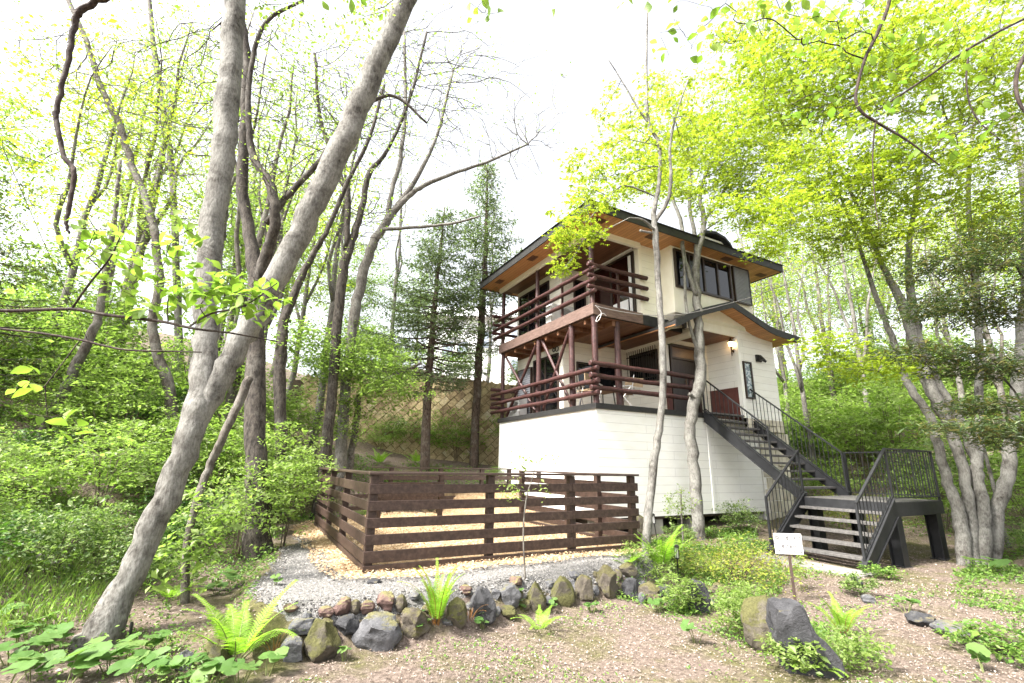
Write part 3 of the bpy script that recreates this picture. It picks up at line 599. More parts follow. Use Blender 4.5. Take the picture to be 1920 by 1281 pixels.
hb('rail_baluster', 'log', MB().box(.78, .83, -.03, .02, 5.46, 6.46).box(-.02, .03, 1.3, 1.35, 5.46, 6.35))
# outdoor units and seats on the decks (things of their own)
def hthing(name, u, v, z, label, cat, rz=0, group=None): return tag(empty(name, H(u, v, z), HROT + rz), label, cat, group)
def acunit(u, v, z, label, rz):
    e = hthing('air_conditioner', u, v, z, label, 'air conditioner', rz)
    MB().box(-.4, .4, -.14, .14, .05, .6).build('casing', M['plastic'], e, bevel=.015)
    f = MB(); 
    for k in range(7): f.tube([(.12 + (.03 + .026 * k) * math.cos(a), -.148, .33 + (.03 + .026 * k) * math.sin(a)) for a in np.linspace(0, 2 * math.pi, 20)], .004, 4, False)
    f.build('fan_grille', M['iron'], e)
    MB().box(-.35, -.28, -.15, .15, 0, .05).box(.28, .35, -.15, .15, 0, .05).build('feet', M['iron'], e)
acunit(.42, 2.05, 5.46, 'pale outdoor air conditioner unit on the upper balcony against the recessed wall', 0.0)
acunit(.35, 4.4, T0, 'pale outdoor air conditioner unit on the lower deck below the louvred shutter', -math.pi / 2)
def chair(u, v, rz, label):
    e = hthing('folding_chair', u, v, T0, label, 'chair', rz, 'folding chairs on the lower deck')
    MB().add([(-.23, -.2, .44), (.23, -.2, .44), (.23, .2, .42), (-.23, .2, .42), (-.23, -.2, .452), (.23, -.2, .452), (.23, .2, .432), (-.23, .2, .432)], MB.BQ).build('seat', M['canvas'], e)
    MB().beam((0, .24, .62), (0, .27, .85), .46, .02, (1, 0, 0)).build('backrest', M['canvas'], e)
    for s in (-1, 1):
        MB().tube([(s * .25, -.24, 0), (s * .25, .2, .60)], .013, 6).tube([(s * .25, .24, 0), (s * .25, -.2, .60), ], .013, 6).tube([(s * .25, .2, .4), (s * .25, .28, .88)], .012, 6).tube([(s * .25, -.24, .6), (s * .25, .24, .6)], .018, 6).build('frame', M['alu'], e)
chair(.55, .9, 2.2, 'tan folding chair on the lower deck behind the corner log post'); chair(1.55, .75, -2.4, 'tan folding chair on the lower deck right of the thick second post')
e = hthing('deck_table', 1.05, 1.25, T0, 'low wooden table between the folding chairs on the lower deck', 'table')
MB().box(-.45, .45, -.3, .3, .5, .53).build('tabletop', M['canvas'], e, bevel=.004)
for a in (-1, 1):
    for c in (-1, 1): MB().tube([(a * .4, c * .26, 0), (a * .36, c * .22, .5)], .016, 6).build('leg', M['iron'], e)
e = hthing('wall_ornament', .63, 2.62, 4.93, 'dark metal twin ring ornament on cream wall above the sliding window', 'ornament')
for q, r in ((-.08, .075), (.08, .055)): MB().tube([(0, q + r * math.cos(a), r * math.sin(a)) for a in np.linspace(0, 2 * math.pi, 22)], .014, 6, False).build('ring', M['iron'], e)
# small wall light on the basement's left face
e = hthing('basement_wall_light', -.02, 2.45, 1.25, 'small black box light on the white basement wall above the sapling', 'wall light')
MB().box(-.05, 0, -.08, .08, 0, .2).build('housing', M['iron'], e, bevel=.008); MB().tube([(-.03, 0, .0), (-.03, 0, -.22)], .012, 6).build('conduit', M['iron'], e)

# ------------------------------------------------------------------ steel stairs
st = empty('steel_staircase', HO, HROT); tag(st, 'black steel outdoor staircase with a landing leading up to the porch', 'staircase')
def sb(name, mat, mb, bevel=0, parent=None, smooth=False): return mb.build(name, M[mat], parent or st, bevel=bevel, smooth=smooth)
UL, UR, VT, VB, ZL = 3.55, 5.2, -.06, -2.42, 1.065
sl = (T0 - ZL) / (VT - VB)
for u in (UL, UR):
    b = MB(); b.strip([(u - .03, VT, T0 - .22), (u - .03, VB - .05, ZL - .18)], [(u - .03, VT, T0 + .06), (u - .03, VB - .05, ZL + .06)], (.06, 0, 0))
    b.beam((u, VT, T0 + .07), (u, VB - .05, ZL + .07), .10, .018); b.beam((u, VT, T0 - .22), (u, VB - .05, ZL - .18), .10, .018); sb('stringer', 'steel', b)
for k in range(1, 11):
    z = T0 - k * (T0 - ZL) / 11; v = VT - k * (VT - VB) / 11
    sb('step', 'tread', MB().box(UL + .032, UR - .032, v - .02, v + .25, z - .045, z), .004)
b = MB(); b.box(UL, 4.85, -.3, -.052, T0 - .045, T0); sb('top_platform', 'tread', b)
# landing
LU0, LU1, LV0, LV1 = 3.5, 5.35, -4.05, -2.42
b = MB()
for k in range(12):
    w = (LU1 - LU0) / 12; b.box(LU0 + k * w + .004, LU0 + (k + 1) * w - .004, LV0, LV1, ZL - .045, ZL)
sb('landing', 'tread', b)
b = MB(); b.box(LU0, LU1, LV0 - .03, LV0, ZL - .25, ZL - .01); b.box(LU0, LU1, LV1, LV1 + .03, ZL - .25, ZL - .01); b.box(LU0 - .03, LU0, LV0 - .03, LV1 + .03, ZL - .24, ZL - .012); b.box(LU1, LU1 + .03, LV0 - .03, LV1 + .03, ZL - .25, ZL - .01); sb('landing_beam', 'steel', b)
for u in (LU0 + .16, LU1 - .12):
    for v in (LV0 + .12, LV1 - .12):
        zg = float(gz(*H(u, v)[:2])) - .05
        b = MB(); b.box(u - .1, u + .1, v - .1, v - .085, zg, ZL - .25); b.box(u - .1, u + .1, v + .085, v + .1, zg, ZL - .25); b.box(u - .012, u + .012, v - .085, v + .085, zg, ZL - .25); b.box(u - .13, u + .13, v - .13, v + .13, zg + .02, zg + .06); sb('leg', 'steel', b)
# lower flight
FU0 = 2.28
for v in (LV0 - .0, LV1):
    b = MB(); b.strip([(LU0, v - .03, ZL - .24), (FU0, v - .03, -.08)], [(LU0, v - .03, ZL + .06), (FU0 - .1, v - .03, .10)], (0, .06, 0))
    b.beam((LU0, v, ZL + .065), (FU0 - .1, v, .105), .10, .018); b.beam((LU0 + .02, v, ZL - .25), (FU0 + .05, v, -.05), .10, .018); sb('stringer', 'steel', b)
for k in range(1, 6):
    z = ZL - k * ZL / 6; u = LU0 - k * (LU0 - FU0) / 6
    sb('step', 'tread', MB().box(u - .03, u + .24, LV0 + .032, LV1 - .032, z - .045, z), .004)
# railings
def railing(top, bot, posts, n, name='railing'):
    t0, t1 = (np.array(x, float) for x in top); b0, b1 = (np.array(x, float) for x in bot)
    e = sb(name, 'steel', MB().beam(t0, t1, .045, .03).beam(b0, b1, .03, .02))
    for f in posts:
        p = t0 + (t1 - t0) * f; q = b0 + (b1 - b0) * f; sb('rail_post', 'steel', MB().beam(q - [0, 0, .10], p, .038, .038, (1, 0, 0)), parent=e)
    m_ = MB()
    for k in range(1, n):
        f = k / n; m_.beam(b0 + (b1 - b0) * f, t0 + (t1 - t0) * f, .012, .012, (1, 0, 0))
    sb('balusters', 'steel', m_, parent=e)
hR = .95
zm = T0 - sl * 1.72
railing([(UL, VT - .02, T0 + hR), (UL, VT - 1.72, zm + hR)], [(UL, VT - .02, T0 + .12), (UL, VT - 1.72, zm + .12)], (0, 1), 14)
railing([(UR, VT - .2, T0 + hR - .16), (UR, VB - .02, ZL + hR)], [(UR, VT - .2, T0 - .04), (UR, VB - .02, ZL + .12)], (0, 1), 22)
railing([(LU1, LV1, ZL + hR), (LU1, LV0, ZL + hR)], [(LU1, LV1, ZL + .07), (LU1, LV0, ZL + .07)], (0, 1), 14)
railing([(LU1, LV0, ZL + hR), (LU0 + .03, LV0, ZL + hR)], [(LU1, LV0, ZL + .07), (LU0 + .03, LV0, ZL + .07)], (1,), 16)
for v in (LV0, LV1):
    railing([(LU0 + .03, v, ZL + hR), (FU0 - .02, v, .12 + hR)] if v == LV0 else [(LU0 + .03, v, ZL + hR), (FU0 - .02, v, .12 + hR)], [(LU0 + .03, v, ZL + .12), (FU0 - .02, v, .2)], (0, 1) if v == LV1 else (1,), 11)

# ------------------------------------------------------------------ slat fence round the run
fe = empty('slat_fence', HO, HROT); tag(fe, 'dark brown horizontal slat fence round the wood chip run', 'fence')
def fb(name, mb, mat='fence'): return mb.build(name, M[mat], fe, bevel=.005)
FU, FV, FR_, BK = -5.56, -2.70, -1.42, 1.85
BZ = [(1.24, 1.36), (1.055, 1.17), (.865, .975), (.675, .79), (.485, .60), (.40, .462)]
def wig(): return rng.normal(0, .004)
for u in (FU + .03, -3.97, -2.64, -1.47): fb('post', MB().box(u - .05, u + .05, FV, FV + .09, .2, 1.462))
for v in (-.84, .55, BK - .05): fb('post', MB().box(FU, FU + .09, v - .05, v + .05, .2, 1.462))
for v in (-1.8, -.9, .85): fb('post', MB().box(FR_ - .09, FR_, v - .05, v + .05, .2, 1.462))
for z0, z1 in BZ:
    for a, c in ((FU - .034, -2.66), (-2.655, FR_ + .03)): fb('rail', MB().box(a, c, FV - .033 + wig() * .3, FV - .003, z0 + wig(), z1 + wig()))
    fb('rail', MB().box(FU - .033, FU - .003, FV + .002, BK, z0 + wig(), z1 + wig()))
    fb('rail', MB().box(FR_ + .003, FR_ + .033, FV, .9, z0 + wig(), z1 + wig()))
fb('top_rail', MB().box(FU - .05, FR_ + .05, FV - .05, FV + .10, 1.465, 1.495), 'fence_top')
fb('top_rail', MB().box(FU - .05, FU + .1, FV + .104, BK, 1.464, 1.494), 'fence_top')
fb('top_rail', MB().box(FR_ - .10, FR_ + .05, FV + .104, .92, 1.464, 1.494), 'fence_top')
for u in (-4.3, -2.9): fb('post', MB().box(u - .05, u + .05, 2.05, 2.14, .2, 1.40))
for z0, z1 in ((1.12, 1.20), (.88, .96), (.64, .72)): fb('rail', MB().box(FU, -2.84, 2.02, 2.049, z0, z1))
fb('top_rail', MB().box(FU, -2.82, 2.0, 2.16, 1.402, 1.43), 'fence_top')
f2 = empty('slat_fence', HO, HROT); tag(f2, 'low dark brown rail fence at the foot of the block retaining wall', 'fence')
for u in (-3.7, -2.4, -1.2, -.35): MB().box(u - .05, u + .05, 3.5, 3.59, .2, 1.48).build('post', M['fence'], f2, bevel=.005)
for z0, z1 in ((1.2, 1.31), (.95, 1.06), (.7, .8)): MB().box(-4.2, -.05, 3.465, 3.497, z0, z1).build('rail', M['fence'], f2, bevel=.004)
MB().box(-4.2, -.05, 3.46, 3.6, 1.482, 1.51).build('top_rail', M['fence_top'], f2, bevel=.004)
MB().box(FR_ - .02, FR_ - .005, -1.72, -1.66, 1.0, 1.06).build('latch', M['alu'], fe)

# ------------------------------------------------------------------ retaining wall of diamond blocks, far house
rw = empty('retaining_wall', (0, 0, 0)); tag(rw, 'mossy brown retaining wall of diamond set blocks behind the house', 'wall')
m, t, out = nt_new('mossy_blocks'); v = objvec(t); n = noise(t, v, 2.2, 7, .65); n2 = noise(t, v, 14, 6, .7); r = island(t)
k = math_(t, 'ADD', math_(t, 'MULTIPLY', n, .7), math_(t, 'MULTIPLY', r, .22))
c = ramp(t, k, [(.26, (.17, .125, .08)), (.40, (.33, .255, .15)), (.54, (.46, .38, .22)), (.70, (.56, .5, .39))]); c = mixc(t, 1.0, c, ramp(t, n2, [(.3, (.55, .55, .52)), (.65, (1.1, 1.1, 1.1))]), 'MULTIPLY')
finish(t, out, c, .9, n2, .9, .03, .2); M['blocks'] = m
WX0, WX1, WZ0, WZ1 = -7.8, 3.8, .6, 4.55; lean = .16
def wp(x, z, o): return (x, WALLY(x) + (z - WZ0) * lean - o, z)
b = MB(); s = .245
for i in range(-50, 70):
    for j in range(-60, 80):
        q = (i * 2 + (1 if j % 2 == 0 else 0)) ; a = i * s; c_ = j * s
        # brick pattern turned by 45 degrees: courses run up to the right
        a0, a1 = (i * 1.5 + (.75 if j % 2 else 0)) * s, (i * 1.5 + 1.5 + (.75 if j % 2 else 0)) * s; c0, c1 = j * s, (j + 1) * s; g_ = .007
        R = [((x - y) * .7071, (x + y) * .7071) for x, y in ((a0 + g_, c0 + g_), (a1 - g_, c0 + g_), (a1 - g_, c1 - g_), (a0 + g_, c1 - g_))]
        R = [(x - 2, z) for x, z in R]; mx = np.mean(R, 0)
        if not (WX0 < mx[0] < WX1 and WZ0 < mx[1] < WZ1 + .1): continue
        o_ = rng.uniform(.035, .06); ctr = mx
        fr = [wp(ctr[0] + (x - ctr[0]) * .965, ctr[1] + (z - ctr[1]) * .965, o_) for x, z in R]; bk = [wp(x, z, .0) for x, z in R]
        b.add(bk + fr, [[4, 5, 6, 7], [0, 1, 5, 4], [1, 2, 6, 5], [2, 3, 7, 6], [3, 0, 4, 7]])
b.build('block_facing', M['blocks'], rw)
b = MB(); b.add([wp(WX0 - .3, WZ0 - .4, -.01), wp(WX1 + .3, WZ0 - .4, -.01), wp(WX1 + .3, WZ1, -.01), wp(WX0 - .3, WZ1, -.01), wp(WX0 - .3, WZ0 - .4, -.5), wp(WX1 + .3, WZ0 - .4, -.5), wp(WX1 + .3, WZ1, -.5), wp(WX0 - .3, WZ1, -.5)], [[0, 1, 2, 3], [3, 2, 6, 7], [5, 4, 7, 6], [4, 0, 3, 7], [1, 5, 6, 2]])
b.build('joint_backing', surf('mossy_joint', (.05, .036, .022), (.10, .075, .045), 4, rough=.9), rw)
dh = empty('distant_house', (0, 0, 0)); tag(dh, 'pale house beyond the retaining wall', 'house')
dh.location = (-3.0, 40, 0)
MB().box(-4.5, 5.5, 0, 7, 4, 14.2).build('wall', M['distant'], dh)
b = MB(); b.add([(-5, -.6, 14.2), (6, -.6, 14.2), (6, 7.6, 14.2), (-5, 7.6, 14.2), (-5, 3.5, 16.4), (6, 3.5, 16.4)], [[0, 1, 5, 4], [2, 3, 4, 5], [3, 2, 1, 0]], [[0, 4, 3], [1, 2, 5]]); b.build('roof', M['distant'], dh)
for x, z in ((-2.6, 11.3), (-1.3, 11.3), (3.4, 9.8), (3.4, 12.4), (.8, 12.2)):
    w_ = MB().box(x - .55, x + .55, -.05, .02, z - .8, z + .8).build('window', M['trim_white'], dh); MB().box(x - .45, x + .45, -.07, -.03, z - .7, z + .7).build('pane', M['distwin'], dh).parent = w_

# ------------------------------------------------------------------ trees
def catmull(p, sub):
    p = np.asarray(p, float); q = np.vstack([2 * p[0] - p[1], p, 2 * p[-1] - p[-2]]); out = []
    for i in range(len(p) - 1):
        a, b_, c_, d_ = q[i:i + 4]
        for t_ in np.arange(sub) / sub:
            out.append(.5 * (2 * b_ + (c_ - a) * t_ + (2 * a - 5 * b_ + 4 * c_ - d_) * t_ ** 2 + (3 * b_ - a - 3 * c_ + d_) * t_ ** 3))
    return np.array(out + [p[-1]])
def skel(path, Y0=None, base=False, flare=1.3, sub=5, wig=.012, ws=1.0):
    # path: (u, v, width in px, depth offset); the first point stands on the ground when base is set
    if Y0 is None: Y0 = hit(*path[0][:2])[1]
    pts = np.array([P(u, v, Y0 + d) for u, v, w, d in path]); rad = np.array([w * ws * depth(p) / (2 * F) / math.hypot(1, (u - 960) / F) for p, (u, v, w, d) in zip(pts, path)])
    if base:
        pts[0][2] = float(gz(pts[0][0], pts[0][1])) - .02; dn = pts[0] + (pts[0] - pts[1]) * .12; dn[2] = pts[0][2] - .25
        pts = np.vstack([dn, pts]); rad = np.concatenate([[rad[0] * flare * 1.15], rad]); rad[1] *= flare
    c = catmull(np.column_stack([pts, rad]), sub); c[1:-1, :3] += rng.normal(0, 1, (len(c) - 2, 3)) * wig * np.minimum(1, c[1:-1, 3:4] / .1)
    return c[:, :3], np.maximum(c[:, 3], .002)
def blob(u, v, Y, ru, rv, ry, n):
    c = P(u, v, Y); s = depth(c) / F; d = rng.normal(size=(n, 3)); d /= np.linalg.norm(d, axis=1)[:, None]; d *= rng.random((n, 1)) ** .38
    return c + d * np.array([ru * s, ry, rv * s])
def grow(nodes, nrad, A, alpha=.35, rt=.004, e=2.3, start=0):
    # nodes/nrad: existing trunk points; attaches every attractor to the nearest node so far (with a bias to short routes) -> list of branch polylines
    N = [np.asarray(x) for x in nodes]; par = [-1] * len(N); K = len(N); pl = list(np.linspace(0, .2, K))
    A = np.asarray(A); M_ = len(A); base = np.array(N)[start:]
    D = np.linalg.norm(A[:, None, :] - base[None], axis=2) + alpha * np.array(pl)[start:][None]; bi = D.argmin(1) + start; bc = D.min(1); left = np.ones(M_, bool)
    for _ in range(M_):
        i = int(np.where(left, bc, 1e9).argmin()); left[i] = False; p = int(bi[i]); n_ = len(N)
        d0 = float(np.linalg.norm(A[i] - N[p])); N.append(A[i]); par.append(p); pl.append(pl[p] + d0)
        d = np.linalg.norm(A - A[i], axis=1) + alpha * pl[-1]; k = left & (d < bc); bc[k] = d[k]; bi[k] = n_
    n_ = len(N); acc = np.zeros(n_); ch = [[] for _ in range(n_)]
    for i in range(K, n_): ch[par[i]].append(i)
    r = np.zeros(n_)
    for i in range(n_ - 1, K - 1, -1):
        r[i] = max(rt, acc[i] ** (1 / e)); 
        if par[i] >= 0: acc[par[i]] += r[i] ** e
    paths = []
    for i in range(K, n_):
        p = par[i]
        if p >= K and max(ch[p], key=lambda q: r[q]) == i: continue
        line = [N[p]]; rr = [min(r[i] * 1.1, nrad[p] * .8 if p < K else r[p])]; j = i
        while True:
            line.append(N[j]); rr.append(r[j] if p >= K else min(r[j], nrad[p] * .75))
            if not ch[j]: break
            j = max(ch[j], key=lambda q: r[q])
        paths.append((np.array(line), np.array(rr)))
    tips = np.array(N[K:]); trad = r[K:]
    return paths, tips, trad
def branches(mb, paths, jit=.07, sub=2):
    for line, rr in paths:
        if len(line) == 2:
            L = np.linalg.norm(line[1] - line[0]); mid = (line[0] + line[1]) / 2 + rng.normal(0, L * jit * .8, 3) + [0, 0, L * .06]; line = np.array([line[0], mid, line[1]]); rr = np.array([rr[0], rr.mean(), rr[-1] * .6])
        else: rr = rr.copy(); rr[-1] *= .6
        c = catmull(np.column_stack([line, rr]), sub if len(line) < 12 else 2); st_ = np.linalg.norm(np.diff(c[:, :3], axis=0), axis=1).mean()
        c[1:-1, :3] += rng.normal(0, st_ * jit, (len(c) - 2, 3)); r = np.maximum(c[:, 3], .0012)
        mb.tube(c[:, :3], r, 8 if r[0] > .05 else 5 if r[0] > .014 else 3, cap=False)
def leaves(C, n, spread, size, ratio=.55, droop=.25, tilt=.45, star=False, fold=.10):
    m_ = len(C) * n; Q = np.repeat(C, n, 0) + rng.normal(size=(m_, 3)) * np.asarray(spread)
    az = rng.uniform(0, 2 * math.pi, m_); el = rng.normal(-droop, .35, m_); L = size * rng.lognormal(0, .32, m_)[:, None]
    up = np.stack([rng.normal(0, tilt, m_), rng.normal(0, tilt, m_), np.ones(m_)], 1)
    Vs = []
    for da, k in (((0, 1.0), (.95, .82), (-.95, .82)) if star else ((0, 1.0),)):
        a = az + da; d = np.stack([np.cos(a) * np.cos(el), np.sin(a) * np.cos(el), np.sin(el)], 1); s = np.cross(d, up); s /= np.linalg.norm(s, axis=1)[:, None] + 1e-9; u = np.cross(s, d)
        l = L * k; Vs.append(np.stack([Q, Q + d * l * .5 + s * l * ratio / 2 + u * l * fold, Q + d * l, Q + d * l * .5 - s * l * ratio / 2 + u * l * fold], 1))
    V = np.stack(Vs, 1).reshape(-1, 3)
    return V, np.arange(len(V)).reshape(-1, 4)
def tree(name, label, skels, bk, A=None, leaf=None, nleaf=30, spread=(.16, .16, .07), size=.06, ratio=.6, star=False, group=None, cat='tree', alpha=.35, rt=.0035, lowr=1e9, start=0, sides=14, droop=.25, tilt=.45, e=2.3, leaf_at=None):
    p0 = skels[0][0][1]; org = (p0[0], p0[1], p0[2]); o = tag(empty(name, org), label, cat, group); mb = MB()
    for pts, r in skels: mb.tube(pts, r, sides if r.max() > .06 else 8, rough=.045)
    if A is not None and len(A):
        nodes = np.vstack([s_[0] for s_ in skels]); nr = np.concatenate([s_[1] for s_ in skels])
        paths, tips, tr = grow(nodes, nr, A, alpha, rt, e, start); branches(mb, paths)
        if leaf:
            t_ = tips[tr < lowr]
            if leaf_at is not None: t_ = t_[leaf_at(t_)]
            MB().add(*leaves(t_, nleaf, spread, size, ratio, droop, tilt, star)).build('crown', M[leaf], o, org)
    mb.build('trunk', M[bk], o, org, smooth=True)
    return o

# 1 the big leaning grey tree on the left, forked above the middle
Yb = hit(185, 1205)[1]
t1 = [skel([(178, 1208, 92, 0), (232, 1105, 62, .1), (298, 965, 56, .2), (350, 830, 55, .3), (377, 745, 58, .4), (386, 640, 48, .5), (388, 560, 48, .6), (393, 480, 49, .7), (406, 370, 46, .8), (421, 250, 47, .85), (433, 120, 44, .9), (441, 0, 41, .9), (447, -160, 36, .9)], Yb, True, 1.08),
      skel([(352, 815, 44, .3), (394, 745, 48, .42), (434, 670, 46, .5), (480, 590, 46, .55), (532, 495, 46, .6), (580, 400, 46, .65), (630, 300, 45, .7), (682, 175, 43, .75), (730, 70, 38, .8), (782, -40, 32, .8), (840, -170, 24, .8)], Yb)]
A = np.vstack([blob(620, -120, Yb + 1, 260, 90, .9, 60), blob(300, -140, Yb + 1.2, 200, 80, .9, 40), blob(690, 30, Yb + .8, 60, 60, .4, 20), blob(560, 40, Yb + 1.2, 80, 60, .4, 16)])
tree('leaning_tree', 'thick pale grey tree leaning right and forking into two mottled stems at left', t1, 'bark_grey', A, 'lf_young', 14, (.12, .12, .08), .055, start=40, sides=18)
# 2 the dark furrowed tree behind it with a bushy foot
Yb = hit(482, 1045)[1]
t2 = [skel([(482, 1045, 72, 0), (482, 900, 66, .1), (478, 780, 60, .2), (478, 650, 54, .3), (481, 535, 50, .4), (468, 440, 36, .5), (455, 340, 33, .5), (459, 220, 31, .5), (462, 100, 28, .5), (440, 0, 24, .5), (410, -110, 18, .5)], Yb, True, 1.25, ws=0.68),
      skel([(480, 540, 40, .4), (503, 465, 33, .3), (516, 410, 31, .2), (506, 345, 27, .2), (478, 300, 22, .3), (466, 230, 18, .3), (470, 130, 15, .4), (500, 40, 12, .4), (570, 0, 8, .4)], Yb, ws=0.68),
      skel([(500, 420, 22, .4), (545, 360, 18, .4), (600, 300, 17, .5), (640, 240, 15, .6), (690, 195, 12, .6), (740, 180, 9, .7), (800, 230, 6, .8)], Yb, ws=0.68)]
A = np.vstack([blob(500, 150, Yb + .6, 170, 150, 1.2, 260), blob(600, 250, Yb + .6, 140, 100, 1, 170), blob(360, 140, Yb + 1, 130, 150, 1, 170), blob(520, 330, Yb, 90, 80, .6, 70), blob(740, 170, Yb + .8, 130, 100, .8, 140)])
tree('dark_tree', 'dark furrowed tree with crooked upright limbs behind the leaning grey tree', t2, 'bark_dark', A, 'lf_young', 2, (.1, .1, .08), .055, alpha=.55, start=22, rt=.005, e=2.7)
# 3 thin dark tree just right of it
Yb = hit(527, 985)[1] + .6
t3 = [skel([(527, 985, 34, 0), (526, 830, 33, 0), (526, 690, 31, .1), (533, 600, 26, .2), (555, 545, 21, .3), (586, 478, 16, .4), (616, 425, 13, .4), (652, 340, 11, .5), (692, 258, 9, .5), (720, 160, 7, .6)], Yb, True, ws=0.75)]
A = np.vstack([blob(640, 330, Yb + .5, 80, 100, .8, 40), blob(600, 480, Yb, 70, 60, .6, 24), blob(700, 210, Yb + .5, 70, 80, .6, 26)])
tree('dark_tree', 'thin dark tree bending right between the furrowed tree and the run', t3, 'bark_dark', A, 'lf_young', 5, (.12, .12, .08), .05, start=16)
# 4 slim crooked tree in front of the bank
t4 = [skel([(347, 1130, 15, 0), (350, 1020, 16, .1), (372, 930, 16, .2), (395, 870, 17, .3), (415, 825, 18, .3), (446, 760, 19, .4), (468, 708, 19, .5)], None, True)]
Yb = hit(347, 1130)[1]
A = np.vstack([blob(400, 960, Yb, 70, 60, .4, 20), blob(360, 1040, Yb - .1, 40, 50, .3, 16)])
tree('slim_tree', 'slim crooked brown tree growing between the leaning tree and the dark tree', t4, 'bark_mid', A, 'lf_shrub2', 16, (.1, .1, .05), .07, start=6)
# 5 trees standing on the left bank
Yb = 8.6
t5 = [skel([(42, 915, 34, 0), (60, 855, 32, .1), (100, 770, 30, .2), (130, 712, 28, .3), (168, 634, 25, .4), (187, 583, 20, .5), (203, 480, 15, .6), (216, 400, 12, .6), (225, 300, 9, .6)], Yb, True, ws=0.85)]
A = np.vstack([blob(210, 380, Yb + .5, 90, 90, 1, 50), blob(120, 480, Yb, 110, 70, 1, 50), blob(260, 520, Yb + .5, 70, 60, 1, 30)])
tree('bank_tree', 'brown tree leaning right on the left bank near the picture edge', t5, 'bark_mid', A, 'lf_young', 16, (.2, .2, .1), .06, start=22)
Yb = 9.6
t6 = [skel([(338, 930, 27, 0), (331, 830, 28, .1), (312, 712, 26, .2), (284, 618, 22, .3), (300, 525, 20, .4), (280, 395, 19, .6), (246, 306, 17, .7), (222, 228, 17, .8), (188, 160, 15, .8), (160, 72, 13, .9), (118, -20, 11, 1)], Yb, True, ws=0.9)]
A = np.vstack([blob(230, 200, Yb + 1, 190, 170, 1.6, 240), blob(320, 430, Yb + .5, 90, 90, 1, 80), blob(120, 120, Yb + 1, 130, 120, 1.5, 150)])
tree('bank_tree', 'tall crooked tree rising behind the hanging dark branch on the left', t6, 'bark_mid', A, 'lf_young', 4, (.2, .2, .12), .065, start=18, rt=.0055, e=2.7)
Yb = 15
t7 = [skel([(338, 800, 17, 0), (334, 600, 16, .2), (326, 380, 14, .4), (315, 262, 13, .5), (303, 183, 12, .6), (288, 87, 11, .6), (278, -20, 9, .6)], Yb, False)]
A = np.vstack([blob(310, 200, Yb, 140, 170, 2, 220), blob(380, 350, Yb, 90, 90, 1.5, 80)])
tree('bare_tree', 'pale bare trunk far behind the fork of the leaning tree', t7, 'bark_pale', A, 'lf_young', 3, (.3, .3, .2), .06, start=12, rt=.008, e=2.7)
# 6 pair of tall bare trees left of the spruces
Yb = 11.6
t8 = [skel([(603, 905, 26, 0), (614, 825, 26, .1), (625, 720, 25, .2), (633, 600, 24, .3), (646, 495, 23, .4), (664, 440, 18, .5), (681, 380, 15, .6), (692, 325, 13, .6), (727, 280, 9, .7), (770, 180, 7, .8), (800, 60, 5, .9)], Yb, True, ws=0.8),
      skel([(650, 470, 15, .4), (652, 366, 14, .4), (641, 340, 13, .4), (628, 300, 12, .5), (600, 220, 9, .6), (590, 100, 7, .6)], Yb, ws=0.8)]
A = np.vstack([blob(720, 190, Yb + .8, 140, 160, 1.4, 280), blob(610, 180, Yb + .5, 100, 150, 1.2, 170), blob(700, 420, Yb, 60, 60, .8, 40), blob(860, 130, Yb + 1, 110, 110, 1.2, 160)])
tree('tall_tree', 'tall dark tree with ivy flecks splitting in two, left of the spruces', t8, 'bark_dark', A, 'lf_young', 2, (.16, .16, .12), .065, start=16, alpha=.6, rt=.006, e=2.7)
Yb = 12.6
t9 = [skel([(640, 870, 24, 0), (646, 757, 24, .1), (657, 640, 24, .2), (667, 575, 24, .3), (680, 515, 23, .4), (699, 458, 21, .5), (730, 408, 19, .6), (747, 384, 14, .7), (783, 330, 10, .8), (820, 250, 7, .9), (850, 130, 5, 1)], Yb, True, ws=0.82),
      skel([(738, 398, 14, .6), (770, 365, 12, .7), (800, 345, 10, .7), (850, 325, 8, .8), (910, 305, 6, .9), (990, 270, 4, 1)], Yb, ws=0.82),
      skel([(725, 415, 12, .6), (738, 345, 11, .6), (750, 300, 10, .7), (760, 200, 8, .7), (758, 60, 6, .8)], Yb, ws=0.82),
      skel([(715, 430, 9, .5), (790, 425, 7, .4), (850, 418, 6, .3), (900, 405, 4, .2)], Yb, ws=0.82)]
A = np.vstack([blob(810, 180, Yb + 1, 160, 160, 1.5, 360), blob(930, 270, Yb + 1, 140, 100, 1.3, 240), blob(760, 60, Yb + 1, 150, 100, 1.3, 190), blob(1000, 190, Yb + 1.2, 80, 110, 1, 100)])
tree('bare_tree', 'tall pale brown bare tree with limbs spreading right over the spruces', t9, 'bark_pale', A, 'lf_young', 1, (.2, .2, .15), .06, start=22, alpha=.6, rt=.0065, e=2.7)
# 7 small tree leaning over the retaining wall
Yb = 13.2
t10 = [skel([(655, 880, 13, 0), (660, 845, 13, 0), (670, 775, 12, 0), (676, 740, 11, 0), (720, 715, 7, -.1), (790, 680, 5, -.2)], Yb, True)]
A = np.vstack([blob(690, 690, Yb - .6, 95, 60, 1.2, 140), blob(620, 660, Yb - .6, 75, 70, 1, 90), blob(740, 735, Yb - 1, 70, 28, .6, 40), blob(640, 780, Yb - .8, 55, 45, .7, 40), blob(560, 640, Yb - 1.5, 60, 50, 1, 50)])
tree('small_tree', 'small bright leaved tree spreading in front of the retaining wall', t10, 'bark_mid', A, 'lf_shrub2', 34, (.2, .2, .09), .075, start=8)
